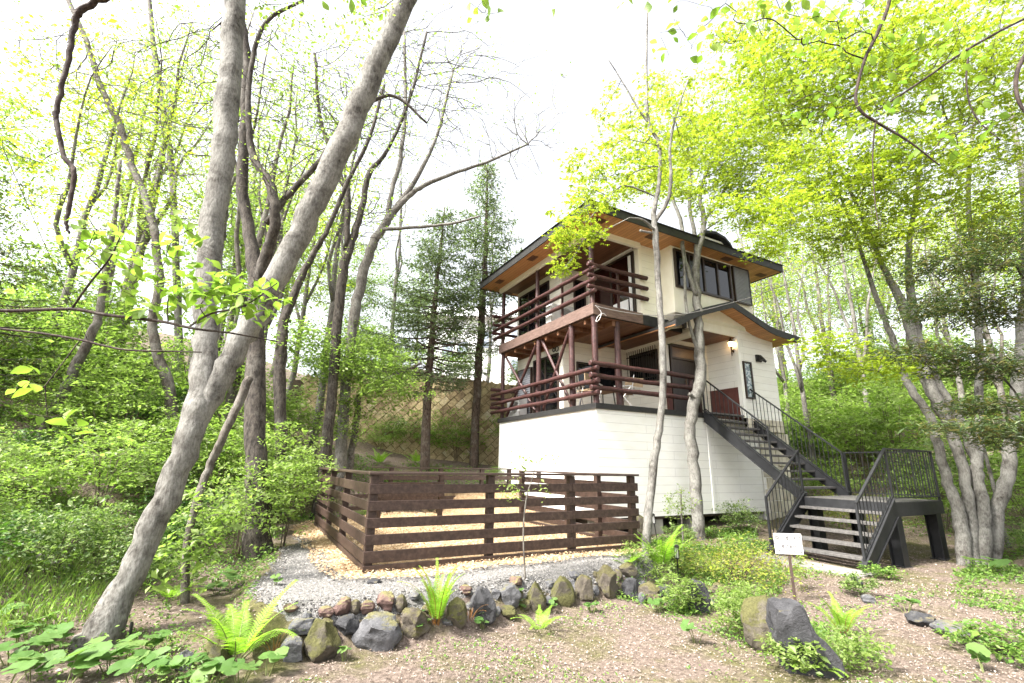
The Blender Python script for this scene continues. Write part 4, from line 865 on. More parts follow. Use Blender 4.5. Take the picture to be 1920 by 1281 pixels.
# 8 the two slim trees in front of the house
Ya = hit(1209, 1042)[1]
t11 = [skel([(1211, 1040, 26, 0), (1216, 960, 26, .03), (1226, 870, 25, .06), (1238, 790, 22, .1), (1243, 700, 21, .15), (1239, 600, 20, .2), (1234, 520, 19, .25), (1229, 440, 19, .3), (1225, 400, 16, .3), (1233, 360, 13, .35), (1238, 310, 12, .4), (1234, 265, 11, .45), (1216, 228, 10, .5), (1212, 125, 7, .6), (1215, -10, 4, .7)], Ya, True, 1.1, ws=0.62),
       skel([(1228, 415, 15, .3), (1252, 375, 12, .3), (1258, 330, 11, .3), (1256, 280, 9, .3), (1266, 220, 7, .3), (1290, 150, 5, .3)], Ya, ws=0.62),
       skel([(1217, 232, 8, .5), (1195, 200, 6, .5), (1165, 150, 4, .5), (1140, 110, 3, .5)], Ya, ws=0.62), skel([(1226, 430, 9, .25), (1205, 412, 7, .1), (1180, 408, 4, -.1)], Ya, ws=0.62), skel([(1222, 437, 8, .3), (1200, 432, 7, .2)], Ya, ws=0.62)]
A = np.vstack([blob(1085, 388, Ya + .4, 58, 28, .6, 28), blob(1068, 455, Ya - .1, 32, 32, .25, 22), blob(1108, 436, Ya, 30, 16, .25, 14), blob(1055, 495, Ya - .1, 14, 20, .15, 8), blob(1145, 330, Ya + .8, 100, 70, .9, 90), blob(1230, 270, Ya + .9, 120, 80, 1, 100), blob(1180, 200, Ya + 1, 90, 50, .8, 20)])
tree('maple_tree', 'slim grey tree with upright forked top beside the right end of the fence', t11, 'bark_grey', A, 'lf_maple', 13, (.11, .11, .045), .068, .42, True, start=44, alpha=.25, rt=.0045)
Yc = 11.55
t12 = [skel([(1310, 1000, 36, 0), (1307, 950, 34, 0), (1302, 880, 32, 0), (1293, 805, 31, 0), (1303, 755, 33, 0), (1314, 700, 32, 0), (1309, 620, 26, 0), (1307, 560, 24, .05), (1304, 505, 22, .05), (1308, 470, 20, .05), (1318, 435, 16, .1), (1319, 405, 14, .1), (1312, 370, 11, .1), (1322, 330, 9, .1), (1350, 280, 7, .2)], Yc, True, 1.1, ws=0.68),
       skel([(1306, 480, 14, .05), (1301, 430, 12, .05), (1292, 380, 10, .1), (1296, 320, 8, .2), (1285, 260, 6, .3)], Yc, ws=0.68),
       skel([(1306, 555, 15, 0), (1294, 520, 13, -.05), (1281, 470, 12, -.1), (1278, 420, 11, -.1), (1262, 375, 9, -.1), (1250, 330, 7, 0), (1240, 280, 5, .1)], Yc, ws=0.68),
       skel([(1312, 665, 13, -.02), (1296, 620, 9, -.1), (1286, 570, 8, -.15), (1283, 500, 7, -.15), (1280, 460, 5, -.15)], Yc, ws=0.68),
       skel([(1319, 415, 9, .1), (1345, 380, 8, .1), (1362, 350, 6, .1), (1400, 310, 4, .2)], Yc, ws=0.68), skel([(1308, 752, 12, -.05), (1292, 738, 10, -.15)], Yc, ws=0.68)]
A = np.vstack([blob(1330, 310, Yc - .2, 130, 75, 1.2, 150), blob(1430, 330, Yc, 110, 75, 1.2, 110), blob(1400, 240, Yc, 130, 70, 1.3, 120), blob(1280, 220, Yc, 120, 70, 1.2, 90), blob(1450, 410, Yc - .3, 60, 30, .6, 26), blob(1420, 470, Yc - 1, 30, 14, .3, 8), blob(1390, 392, Yc - 1.2, 95, 30, .5, 46), blob(1240, 345, Yc - 1.2, 70, 34, .6, 40)])
tree('maple_tree', 'pale grey maple with a kinked stem in front of the porch and upper window', t12, 'bark_grey', A, 'lf_maple', 27, (.17, .17, .06), .07, .42, True, start=40, alpha=.25, rt=.0055)
# 9 the clump of grey stems by the landing
Yd = hit(1815, 1060)[1]
t13 = [skel([(1808, 1060, 35.2, 0), (1803, 985, 32, 0), (1790, 940, 27.2, 0), (1772, 885, 22.4, .05), (1758, 830, 20.8, .1), (1744, 780, 19.2, .15), (1714, 738, 17.6, .2), (1690, 690, 16, .25), (1676, 640, 14.4, .3), (1655, 590, 12, .35), (1630, 520, 9.6, .4), (1600, 430, 6.4, .4), (1560, 330, 4, .3)], Yd, True, 1.0, ws=0.98),
       skel([(1822, 1060, 35.2, .05), (1818, 960, 28.8, .05), (1806, 880, 24, .1), (1780, 800, 27.2, .15), (1748, 740, 27.2, .2), (1730, 690, 25.6, .25), (1712, 640, 24, .3), (1698, 590, 22.4, .35), (1680, 545, 17.6, .4), (1655, 500, 12, .4), (1630, 440, 8.8, .4), (1590, 350, 6.4, .3), (1540, 250, 4, .2)], Yd, True, 1.0, ws=0.98),
       skel([(1842, 1056, 36.8, .0), (1842, 965, 32, .0), (1834, 890, 27.2, .05), (1826, 850, 27.2, .1), (1800, 790, 24, .2), (1762, 730, 22.4, .3), (1735, 670, 24, .3), (1716, 610, 22.4, .35), (1706, 540, 17.6, .4), (1704, 460, 12.8, .45), (1720, 360, 8.8, .4), (1730, 240, 5.6, .4)], Yd, True, 1.0, ws=0.98),
       skel([(1834, 870, 20.8, .05), (1836, 800, 19.2, .3), (1836, 700, 17.6, .5), (1834, 600, 16, .7), (1826, 480, 13.6, .8), (1815, 350, 10.4, .8), (1830, 200, 7.2, .8)], Yd, ws=0.98),
       skel([(1862, 1050, 36.8, .1), (1868, 970, 33.6, .1), (1888, 895, 32, .15), (1899, 810, 30.4, .2), (1909, 710, 28.8, .3), (1918, 610, 26.4, .4), (1925, 470, 20.8, .5), (1915, 320, 14.4, .6), (1890, 180, 9.6, .6)], Yd, True, 1.0, ws=0.98),
       skel([(1895, 1040, 12.8, .6), (1880, 990, 12, .6), (1868, 930, 11.2, .6), (1852, 870, 10.4, .6), (1842, 830, 9.6, .5)], Yd + .3, True, ws=.8)]
A = np.vstack([blob(1490, 150, Yd - .5, 130, 110, 1.4, 150), blob(1640, 130, Yd - 1, 140, 120, 1.4, 170), blob(1790, 120, Yd - 1, 140, 120, 1.4, 150), blob(1560, 320, Yd - .6, 130, 80, 1.2, 130), blob(1700, 330, Yd - .6, 120, 90, 1.2, 120), blob(1500, 420, Yd - .6, 90, 50, 1, 50), blob(1880, 260, Yd - .5, 100, 140, 1.4, 110), blob(1420, 90, Yd, 90, 80, 1.2, 60), blob(1640, 450, Yd - .3, 110, 50, 1, 60), blob(1640, 690, Yd - .8, 90, 22, .6, 30), blob(1560, 650, Yd - .8, 60, 30, .6, 20), blob(1830, 420, Yd, 80, 60, 1, 40)])
tree('maple_tree', 'clump of thick grey stems beside the stair landing with a wide yellow-green crown', t13, 'bark_grey', A, 'lf_maple', 30, (.17, .17, .06), .07, .42, True, start=50, alpha=.25, sides=14, rt=.0055)

# ---- conifers
def conifer(name, label, path, Y0, zfrac0, rmax, leaf, bk, nwh=26, per=5, group=None, dens=1.0, nd=.05, dead=.25):
    pts, r = skel(path, Y0, True, 1.15); org = tuple(pts[1]); o = tag(empty(name, org), label, 'tree', group); mb = MB().tube(pts, r, 10, rough=.03); LV = []; z0, z1 = pts[1][2], pts[-1][2]
    for k in range(nwh):
        f = zfrac0 + (1 - zfrac0) * (k + rng.uniform(-.3, .3)) / nwh; z = z0 + (z1 - z0) * f; i = int(np.argmin(abs(pts[:, 2] - z))); c = pts[i].copy(); c[2] = z
        g = (f - zfrac0) / (1 - zfrac0); reach = rmax * (1 - g) ** .8 * (.55 + .45 * min(1, g * 5)) + .15
        for q in range(per):
            if rng.random() < .12: continue
            a = q * 2 * math.pi / per + k * 1.1 + rng.normal(0, .25); Lb = reach * rng.uniform(.45, 1.25); d = np.array([math.cos(a), math.sin(a), 0]); m_ = 7; ts = np.linspace(0, 1, m_)
            line = c + d * (ts * Lb)[:, None] + np.array([0, 0, 1.0]) * ((-.22 * ts + .12 * ts ** 2 + .16 * ts ** 3 + .22 * g * ts) * Lb)[:, None]; line += rng.normal(0, .015, line.shape); mb.tube(line, np.linspace(max(.006, Lb * .014), .003, m_), 4, False)
            if g < dead and rng.random() < .6: continue
            s_ = np.array([-d[1], d[0], 0])
            for e_ in np.linspace(.22, 1, max(3, int(Lb * 7))):
                pc = c + d * e_ * Lb; pc[2] = np.interp(e_, ts, line[:, 2]); w = (1 - e_) * Lb * .42 + .12
                for sg in (-1, 1):
                    tipv = d * .55 + s_ * sg * .85 + np.array([0, 0, rng.normal(-.12, .14)]); n_ = int((6 + 26 * w) * dens); tt = rng.random(n_)[:, None]; pos = pc + tipv * w * tt
                    LV.append(np.column_stack([pos + rng.normal(0, .012, (n_, 3)), np.repeat(tipv[None], n_, 0)]))
    Lv = np.vstack(LV); n_ = len(Lv); dd = Lv[:, 3:] + rng.normal(0, .55, (n_, 3)); dd /= np.linalg.norm(dd, axis=1)[:, None]; up = rng.normal(0, .5, (n_, 3)) + [0, 0, 1]
    s_ = np.cross(dd, up); s_ /= np.linalg.norm(s_, axis=1)[:, None]; L = nd * rng.uniform(.7, 1.5, (n_, 1)); Q = Lv[:, :3]
    V = np.stack([Q, Q + dd * L * .5 + s_ * L * .16, Q + dd * L, Q + dd * L * .5 - s_ * L * .16], 1).reshape(-1, 3)
    MB().add(V, np.arange(n_ * 4).reshape(-1, 4)).build('crown', M[leaf], o, org); mb.build('trunk', M[bk], o, org, smooth=True); return o
conifer('spruce_tree', 'shorter spruce with drooping boughs left of the tallest spruce', [(797, 878, 17, 0), (801, 760, 16, .05), (806, 690, 14, .1), (812, 600, 11, .1), (819, 530, 8, .1), (828, 450, 5, .1), (834, 388, 2, .1)], 15.3, .30, 2.6, 'lf_spruce', 'bark_spruce', 26, 7, nd=.105, dens=.7)
conifer('spruce_tree', 'tallest spruce with bare lower trunk close beside the balcony', [(888, 880, 16, 0), (893, 760, 15, .05), (899, 660, 14, .1), (906, 560, 12, .1), (911, 450, 8, .1), (913, 370, 5, .1), (914, 305, 2, .1)], 16.4, .38, 1.85, 'lf_spruce', 'bark_spruce', 28, 7, nd=.105, dens=.7)
# dark yew boughs reaching in from the right
Ye = 7.6
t14 = [skel([(2010, 1050, 60, 0), (2010, 850, 54, 0), (2005, 650, 46, 0), (2000, 450, 38, 0), (1995, 250, 28, 0), (1990, 60, 16, 0)], Ye, True)]
A = np.vstack([blob(u, v, Ye + d, ru, rv, ry, n) for u, v, d, ru, rv, ry, n in ((1850, 500, -.3, 150, 22, .8, 70), (1800, 560, -.2, 130, 18, .7, 56), (1880, 590, 0, 90, 22, .7, 50), (1760, 660, -.2, 110, 15, .6, 46), (1860, 690, -.2, 90, 20, .7, 50), (1870, 760, -.3, 80, 16, .6, 36), (1820, 800, -.5, 90, 16, .5, 40), (1900, 820, -.5, 60, 22, .5, 30), (1740, 505, 0, 80, 18, .7, 28), (1880, 440, -.2, 80, 24, .7, 40), (1740, 585, -.2, 70, 14, .5, 24))])
tree('yew_tree', 'dark layered yew reaching in from the right edge in front of the grey stems', t14, 'bark_dark', A, 'lf_yew', 36, (.16, .16, .035), .085, .22, start=6, alpha=.15, droop=.1, tilt=.35)
conifer('fir_tree', 'dark fir at the far left edge behind the near leafy branch', [(-95, 1010, 30, 0), (-90, 800, 26, 0), (-85, 600, 20, 0), (-80, 400, 12, 0), (-78, 250, 4, 0)], 7.5, .22, 1.75, 'lf_yew', 'bark_dark', 16, 5, nd=.06)

# ---- background trees: four of a kind, copied about
def proto(name, label, h, r0, leaf, bk, nl, size, crown, lean, n=170, fork=True, group=None):
    z = np.linspace(-.3, h, 14); sw = np.cumsum(rng.normal(0, .055 * h / 12, 14)); sw2 = np.cumsum(rng.normal(0, .055 * h / 12, 14))
    pts = np.column_stack([lean * z * .08 + sw, sw2, z]); r = r0 * (1 - .86 * (np.arange(14) / 13)); sk = [(pts, r)]
    if fork:
        for s_ in (1, -1):
            i = int(rng.integers(4, 7)); q = [pts[i]]
            for k in range(6): q.append(q[-1] + [s_ * rng.uniform(.1, .38), rng.normal(0, .2), h * .095])
            sk.append((catmull(q, 2), np.linspace(r[i] * .75, .012, 13)))
    d = rng.normal(size=(n, 3)); d /= np.linalg.norm(d, axis=1)[:, None]; d *= rng.random((n, 1)) ** .4
    A = d * [crown, crown, h * .34] + [lean * h * .05, 0, h * .68]
    o = tag(empty(name, (0, 0, 0)), label, 'tree', group); mb = MB()
    for p_, r_ in sk: mb.tube(p_, r_, 9, rough=.04)
    nd = np.vstack([s_[0] for s_ in sk]); nr = np.concatenate([s_[1] for s_ in sk]); paths, tips, tr = grow(nd, nr, A, .25, .009, 2.6, 4); branches(mb, paths, .14, 2)
    if nl: MB().add(*leaves(tips, nl, (.32, .32, .16), size, .6)).build('crown', M[leaf], o)
    mb.build('trunk', M[bk], o, smooth=True); return o
PR = [proto('slender_tree', 'slender tree with sparse new leaves on the bank at left', 12, .14, 'lf_young', 'bark_mid', 16, .085, 2.3, .4), proto('slender_tree', 'slender tree with pale trunk and fresh leaves', 11, .12, 'lf_maple', 'bark_pale', 34, .085, 2.6, -.3, 190),
      proto('slender_tree', 'bare slender tree', 13, .13, 'lf_young', 'bark_pale', 5, .08, 2.4, .2, 230), proto('slender_tree', 'leafy tree', 9, .13, 'lf_shrub2', 'bark_mid', 60, .10, 2.7, .1, 200, False)]
used = [False] * 4
def place(i, x, y, s, label, group, rz=None):
    rz = rng.uniform(0, 6.28) if rz is None else rz; loc = (x, y, float(gz(x, y)) - .05)
    if not used[i]:
        used[i] = True; o = PR[i]; o.location = loc; o.rotation_euler = (0, 0, rz); o.scale = (s, s, s); o['label'] = label; o['group'] = group; return o
    return copy_tree(PR[i], loc, rz, s, label, group)
GL, GB, GR = 'slender trees on the left bank', 'trees standing above the retaining wall', 'trees on the slope right of the house'
for i, x, y, s in ((0, -6.8, 11.5, 1), (2, -8.6, 12.5, 1.05), (1, -11, 11.0, .9), (0, -12.5, 14.5, 1.1), (2, -5.6, 14.0, 1.0), (3, -9.8, 15.5, .9), (0, -15, 17, 1.15), (1, -9, 19, 1.1), (2, -13, 20.5, 1.2), (3, -15.5, 11.5, .8), (0, -19, 21, 1.2), (3, -13, 25, 1.2), (1, -17, 28, 1.4), (2, -7, 13, .9)):
    place(i, x, y, s, ('slender brown tree with sparse new leaves on the left bank', 'slender tree with pale trunk and fresh leaves on the left bank', 'bare slender tree with pale trunk on the left bank', 'leafy green tree without forks on the left bank')[i], GL)
for i, x, y, s in ((2, -5.2, 19.5, .8), (2, -1.2, 23, .8), (3, -4.6, 22, .55), (3, -7.2, 21, .7), (2, 3.2, 23, .8)):
    place(i, x, y, s, 'bare slender tree with pale trunk above the retaining wall' if i == 2 else 'leafy green tree above the left part of the retaining wall', GB)
for i, x, y, s in ((2, 10.2, 16.5, .8), (1, 11.5, 19.5, .9), (2, 13.2, 17.2, .9), (0, 14.5, 21, 1), (1, 16.5, 17, .95), (2, 12.4, 23.5, 1), (3, 17.5, 22.5, .9), (1, 20, 19, 1), (0, 18.8, 13.6, .9), (3, 15.2, 26, 1.1), (2, 16.8, 29, 1.2), (1, 21.5, 26, 1.2), (3, 22, 15.5, 1), (0, 14.4, 13.8, .75), (1, 24.5, 31, 1.4), (3, 12, 30, 1.2), (1, 8.2, 25, 1.0), (3, 26, 22, 1.2)):
    place(i, x, y, s, ('slender brown tree with sparse leaves on the slope right of the house', 'slender pale trunk with yellow-green crown on the slope right of the house', 'bare slender pale tree on the slope right of the house', 'leafy green unforked tree on the slope right of the house')[i], GR)

# ---- near branches hanging into the picture
def leaf_big(C, dirs, size, bend=.25):          # pointed oval leaves: 2 x 4 quads each
    n = len(C); V = []; Q = []; prof = [0, .62, 1.0, .72, 0.04]
    for i in range(n):
        d = dirs[i] / np.linalg.norm(dirs[i]); up = np.array([rng.normal(0, .35), rng.normal(0, .35), 1]); s = np.cross(d, up); s /= np.linalg.norm(s); u = np.cross(s, d); L = size[i]; k0 = len(V)
        for k, w in enumerate(prof):
            f = k / 4; c = C[i] + d * L * f - u * L * bend * f * f; hw = w * L * .31
            V += [c - s * hw + u * hw * .25, c, c + s * hw + u * hw * .25]
        for k in range(4): a = k0 + 3 * k; Q += [[a, a + 1, a + 4, a + 3], [a + 1, a + 2, a + 5, a + 4]]
    return V, Q
def near_branch(name, label, sk, leaf, A, nleaf, size, bk='bark_twig', spread=.05, droop=-.35, start=0, rt=.0016):
    o = tag(empty(name, tuple(sk[0][0][0])), label, 'branch'); mb = MB()
    for p_, r_ in sk: mb.tube(p_, r_, 7, rough=.07)
    nd = np.vstack([s_[0] for s_ in sk]); nr = np.concatenate([s_[1] for s_ in sk])
    if A is not None:
        paths, tips, tr = grow(nd, nr, A, .2, rt, 2.2, start); branches(mb, paths, .08)
        C = np.repeat(tips, nleaf, 0) + rng.normal(0, spread, (len(tips) * nleaf, 3)); dr = rng.normal(0, 1, C.shape) * [1, 1, .35] + [0, 0, droop]
        MB().add(*leaf_big(C, dr, size * rng.uniform(.65, 1.2, len(C)))).build('leaves', M[leaf], o, sk[0][0][0], smooth=True)
    mb.build('stem', M[bk], o, sk[0][0][0], smooth=True); return o
YL = 2.7
near_branch('leafy_branch', 'near horizontal branch with large fresh leaves in front of the leaning trunk', [skel([(-160, 570, 9, 0), (0, 582, 9.5, 0), (130, 579, 9, 0), (200, 590, 8, 0), (300, 602, 7, 0), (365, 616, 6, 0), (430, 624, 4, .05), (520, 640, 2.5, .1)], YL, wig=.004), skel([(135, 578, 6, 0), (165, 535, 5, -.05), (205, 485, 4, -.1), (225, 445, 3, -.1)], YL, wig=.004), skel([(355, 612, 5, 0), (395, 588, 4.5, -.05), (460, 572, 3, -.05), (520, 530, 2, 0)], YL, wig=.004)],
            'lf_near', np.vstack([blob(470, 560, YL, 75, 45, .2, 46), blob(390, 540, YL, 70, 50, .2, 34), blob(250, 500, YL, 80, 60, .2, 38), blob(190, 440, YL, 60, 30, .15, 18), blob(340, 460, YL + .1, 50, 50, .2, 14), blob(310, 580, YL, 60, 24, .15, 12)]), 2, .082, spread=.035, start=14)
near_branch('bare_branch', 'long bare branch crossing below the near leafy branch', [skel([(-160, 595, 7, 0), (0, 616, 6.5, 0), (80, 625, 6, 0), (150, 637, 6, 0), (230, 655, 5, 0), (310, 658, 4, 0), (378, 660, 3, 0)], 3.1, wig=.004)], 'lf_near', np.vstack([blob(60, 730, 3.0, 70, 20, .2, 7), blob(120, 790, 3.0, 70, 25, .2, 8), blob(15, 270, 2.2, 20, 26, .1, 3)]), 1, .11, rt=.002)
near_branch('hanging_branch', 'dark knobbly branch hanging down before the white sky at upper left', [skel([(260, -120, 22, 0), (215, -20, 17, 0), (182, 2, 16, 0), (150, 22, 17, 0), (138, 50, 14, 0), (128, 110, 13, 0), (112, 175, 12, 0), (106, 215, 13, 0), (110, 255, 12, 0), (121, 295, 12, 0), (138, 318, 12, 0), (137, 345, 11, 0), (130, 385, 11, 0), (124, 420, 9, 0), (130, 437, 5, 0)], 4.2, wig=.02)], 'lf_young',
            np.vstack([blob(40, 90, 4.4, 90, 80, .4, 20), blob(220, 250, 4.6, 120, 90, .4, 26), blob(250, 420, 4.6, 110, 50, .4, 20), blob(60, 240, 4.4, 60, 50, .3, 10)]), 1, .07)
YR = 3.0
near_branch('overhanging_branch', 'dark curved twigs with yellow-green leaves hanging from the top right corner', [skel([(1690, -120, 9, 0), (1668, 0, 8, 0), (1648, 55, 8, 0), (1622, 110, 7, 0), (1605, 175, 7, 0), (1612, 205, 6.5, 0), (1642, 228, 6, 0), (1700, 262, 5, 0), (1762, 310, 3, 0)], YR, wig=.006), skel([(2000, 0, 8, .2), (1900, 45, 7, .2), (1810, 95, 6, .15), (1730, 150, 5, .1), (1640, 210, 4.5, 0)], YR, wig=.006), skel([(1817, 92, 5, .15), (1812, 160, 4, .15), (1830, 220, 3.5, .15), (1875, 262, 2.5, .1)], YR, wig=.006), skel([(1960, 60, 12, 0), (1918, 110, 11, 0), (1905, 150, 10, 0), (1915, 200, 9, 0), (1960, 240, 8, 0)], YR, wig=.006), skel([(1642, 225, 4, 0), (1636, 290, 3, 0), (1640, 370, 2.5, 0), (1648, 430, 2, 0)], YR, wig=.006)],
            'lf_near', np.vstack([blob(1320, 60, YR, 110, 50, .3, 36), blob(1480, 40, YR, 110, 50, .3, 40), blob(1600, 60, YR, 90, 60, .3, 40), blob(1500, 180, YR + .2, 90, 40, .3, 30), blob(1700, 100, YR, 90, 60, .3, 34), blob(1850, 80, YR, 80, 70, .3, 30), blob(1620, 230, YR, 100, 40, .3, 30), blob(1780, 250, YR, 90, 50, .3, 30)]), 1, .085, spread=.05)
near_branch('leafy_branch', 'few large green leaves dangling from the top edge at the centre', [skel([(760, -200, 8, 0), (800, -90, 5, 0), (900, -50, 4, 0), (1050, -40, 2.5, 0)], 2.3, wig=.004)], 'lf_near', np.vstack([blob(715, 0, 2.3, 25, 18, .1, 5), blob(900, 15, 2.3, 50, 18, .1, 9), blob(1060, -20, 2.3, 50, 25, .1, 7), blob(640, -20, 2.4, 40, 20, .1, 5), blob(1180, -10, 2.4, 60, 15, .1, 4)]), 1, .075, droop=-1.1, spread=.03)

# ------------------------------------------------------------------ shrubs, ferns, leafy plants
def shrub_proto(name, label, rx, rz_, nst, n, nl, leaf, size, ratio=.55, rt=.0022, stem='stem_brown', up=.35, star=False, flat=.06):
    o = tag(empty(name, (0, 0, 0)), label, 'shrub'); sk = []
    for k in range(nst):
        a = rng.uniform(0, 6.28); d = rng.uniform(.1, .5) * rx; q = [np.array([math.cos(a) * .04, math.sin(a) * .04, -.1]), np.array([math.cos(a) * d * .4, math.sin(a) * d * .4, rz_ * .25]), np.array([math.cos(a) * d, math.sin(a) * d, rz_ * .6])]
        sk.append((catmull(q, 3), np.linspace(.011, .005, 7)))
    d = rng.normal(size=(n, 3)); d[:, 2] = np.abs(d[:, 2]) * 1.0 - .15; d /= np.linalg.norm(d, axis=1)[:, None]; d *= rng.random((n, 1)) ** .33
    A = d * [rx, rx, rz_ * (1 - up)] * (1 + .25 * rng.normal(size=(n, 1)).clip(-1, 1)) + [0, 0, rz_ * up]; A[:, 2] = np.maximum(A[:, 2], .04)
    mb = MB()
    for p_, r_ in sk: mb.tube(p_, r_, 5)
    nd = np.vstack([s_[0] for s_ in sk]); nr = np.concatenate([s_[1] for s_ in sk]); paths, tips, tr = grow(nd, nr, A, .25, rt, 2.2, 2); branches(mb, paths, .12, 2)
    MB().add(*leaves(tips, nl, (.07 * rx + .03, .07 * rx + .03, flat), size, ratio, .2, .5, star)).build('foliage', M[leaf], o); mb.build('stems', M[stem], o, smooth=True); return o
SP = [shrub_proto('shrub', '', .85, 1.1, 6, 150, 20, 'lf_shrub', .058, flat=.03), shrub_proto('shrub', '', 1.0, 1.5, 6, 170, 18, 'lf_shrub2', .066, flat=.03), shrub_proto('shrub', '', .7, .7, 6, 120, 18, 'lf_dark', .056),
      shrub_proto('shrub', '', .75, 2.2, 4, 130, 17, 'lf_shrub2', .068, up=.45, flat=.03), shrub_proto('shrub', '', .8, .55, 9, 170, 22, 'lf_azalea', .032, .5, .0016)]
sused = [False] * 5
def shrub(i, x, y, s, label, group=None, rz=None, sz=None, sink=.03):
    loc = (x, y, float(gz(x, y)) - sink); rz = rng.uniform(0, 6.28) if rz is None else rz; sc = (s, s, s * (sz or 1))
    if not sused[i]:
        sused[i] = True; o = SP[i]; o.location = loc; o.rotation_euler = (0, 0, rz); o.scale = sc; o['label'] = label
        if group: o['group'] = group
        return o
    o = copy_tree(SP[i], loc, rz, sc, label, group)
    if not group and 'group' in o: del o['group']
    return o
# single ones one can point at
h_ = hit(1378, 1000); shrub(0, *H(3.9, -.55)[:2], .62, 'upright bright green shrub against the white basement wall by the concrete piers', sz=1.15)
h_ = hit(1330, 1120); shrub(4, h_[0] + .75, h_[1] + .75, 1.12, 'low spreading yellow-tipped azalea bush behind the garden lantern', sz=.95)
h_ = hit(490, 1030); shrub(1, h_[0] - .1, h_[1] - .5, .72, 'bushy green shrub wrapping the foot of the dark furrowed tree', sz=1.35)
shrub(3, h_[0] + .35, h_[1] - .1, .8, 'tall leafy shrub filling the gap between the dark furrowed tree and the run')
h_ = hit(1560, 1000); shrub(4, *H(6.6, -1.6)[:2], 1.0, 'thin twiggy bush behind the stair landing legs', sz=1.6)
GA, GC, GD, GE, GF = 'shrubs low on the left bank', 'shrubs high on the left bank', 'shrubs on the green slope right of the house', 'shrubs along the foot of the retaining wall', 'shrubs along the top of the retaining wall'
LB = {0: 'mid green shrub of small leaves', 1: 'bright green rounded shrub', 2: 'low dark green shrub', 3: 'tall narrow mid green shrub'}
def many(n, poly, kinds, smin, smax, group, where, dmin=.6, avoid=()):
    pts = []; tries = 0
    while len(pts) < n and tries < 5000:
        tries += 1; lo, hi = poly.min(0), poly.max(0); p = rng.uniform(lo, hi)
        if sdist(p[0:1], p[1:2], poly)[0] < 0 or any(np.hypot(*(p - q)) < dmin for q in pts) or any(np.hypot(p[0] - a[0], p[1] - a[1]) < a[2] for a in avoid): continue
        pts.append(p); i = kinds[int(rng.integers(len(kinds)))]; shrub(i, p[0], p[1], rng.uniform(smin, smax), LB[i] + ' ' + where, group + ', ' + LB[i])
AV = [(-5.6, 6.6, .6), (-3.6, 7.3, .9), (-3.4, 5.4, .7), (-3.5, 4.5, .8)]
many(21, np.array([(-3.6, 5.6), (-4.2, 8.6), (-5.6, 9.6), (-8.5, 9.5), (-8, 6.5), (-5.6, 4.8)]), (0, 1, 0, 2, 3), .55, 1.0, GA, 'low on the left bank', .62, AV)
many(30, np.array([(-4.8, 9.4), (-5.2, 12.6), (-7.5, 14.5), (-15, 14.5), (-15, 8.5), (-9, 6.5), (-8.5, 9.5)]), (0, 1, 1, 3, 2), .9, 1.6, GC, 'high on the left bank', .85)
many(66, np.array([(8.2, 13.5), (7.4, 18), (10, 27), (26, 27), (22, 11), (13, 10.6), (9.4, 12)]), (1, 1, 0, 1, 3), .9, 1.9, GD, 'on the slope right of the house', .9, [(9, 9.3, 1.6)])
many(5, np.array([(-6.2, 11.8), (-4.8, 12.6), (-3, 14.4), (1, 15.6), (1, 14.6), (-2.6, 12.6), (-4.6, 11)]), (0, 1, 2, 2), .2, .34, GE, 'along the foot of the retaining wall', .5)
many(22, np.array([(-7.5, 16.7), (3.5, 17.2), (4, 19.5), (-8, 19)]), (1, 1, 0), .7, 1.3, GF, 'along the top of the retaining wall', .6)
# hanging foliage at the far right below the stems
many(10, np.array([(9.3, 8.2), (12, 7.4), (13, 9.5), (10.5, 10.4)]), (2, 0, 1), .4, .7, 'small shrubs under the grey stems at right', 'on the ground right of the grey stems', .5)

def fern(name, label, base, n, L, w, leaf='lf_fern', up=1.1, az0=0, spread=6.28, stalk='stem', tilt=None, lean=(0, 0)):
    base = np.array(base, float); o = tag(empty(name, tuple(base)), label, 'fern'); V = []; Q = []; sm = MB()
    for k in range(n):
        a = az0 + spread * (k / n) + rng.normal(0, .18); e = up + rng.normal(0, .13); l = L * rng.uniform(.75, 1.1); m_ = 16; ts = np.linspace(0, 1, m_); d = np.array([math.cos(a), math.sin(a), 0])
        ang = e - 1.0 * ts ** 1.8 * rng.uniform(.5, 1.3); st_ = l / m_
        pts = np.cumsum(np.column_stack([np.cos(ang)[:, None] * d[:2] * st_ + np.array(lean) * st_, np.sin(ang) * st_]), 0) + base + d * .02
        sm.tube(pts, np.linspace(.0055, .0015, m_) * (L / .7), 4, False)
        fine = 30; f = np.linspace(.14, .99, fine); cx_ = np.stack([np.interp(f, ts, pts[:, i]) for i in range(3)], 1); tg = np.gradient(cx_, axis=0); tg /= np.linalg.norm(tg, axis=1)[:, None]
        side = np.array([-d[1], d[0], 0]); nrm = np.cross(side, tg)
        for q in range(fine):
            wl = w * math.sin(min(1, f[q] * 1.25 + .1) * math.pi * .93) ** .75 * (1.02 - f[q] * .25) + .004; hw = l / fine * .33
            for sg in (-1, 1):
                dd = side * sg * .93 + tg[q] * .35 - nrm[q] * rng.uniform(.02, .22); dd /= np.linalg.norm(dd); k0 = len(V); mid = cx_[q] + dd * wl * .45
                V += [cx_[q] - tg[q] * hw * .8, mid - tg[q] * hw, cx_[q] + dd * wl - np.array([0, 0, wl * .12]), mid + tg[q] * hw, cx_[q] + tg[q] * hw * .8]; Q += [[k0, k0 + 1, k0 + 3, k0 + 4], [k0 + 1, k0 + 2, k0 + 2, k0 + 3]]
    Q = np.array(Q); q4 = Q[Q[:, 1] != Q[:, 2]]; t3 = Q[Q[:, 1] == Q[:, 2]][:, [0, 1, 3]]
    V = np.array(V); MB().add(V, q4, t3).build('fronds', M[leaf], o, tuple(base)); sm.build('stalks', M[stalk], o, tuple(base), smooth=True); return o
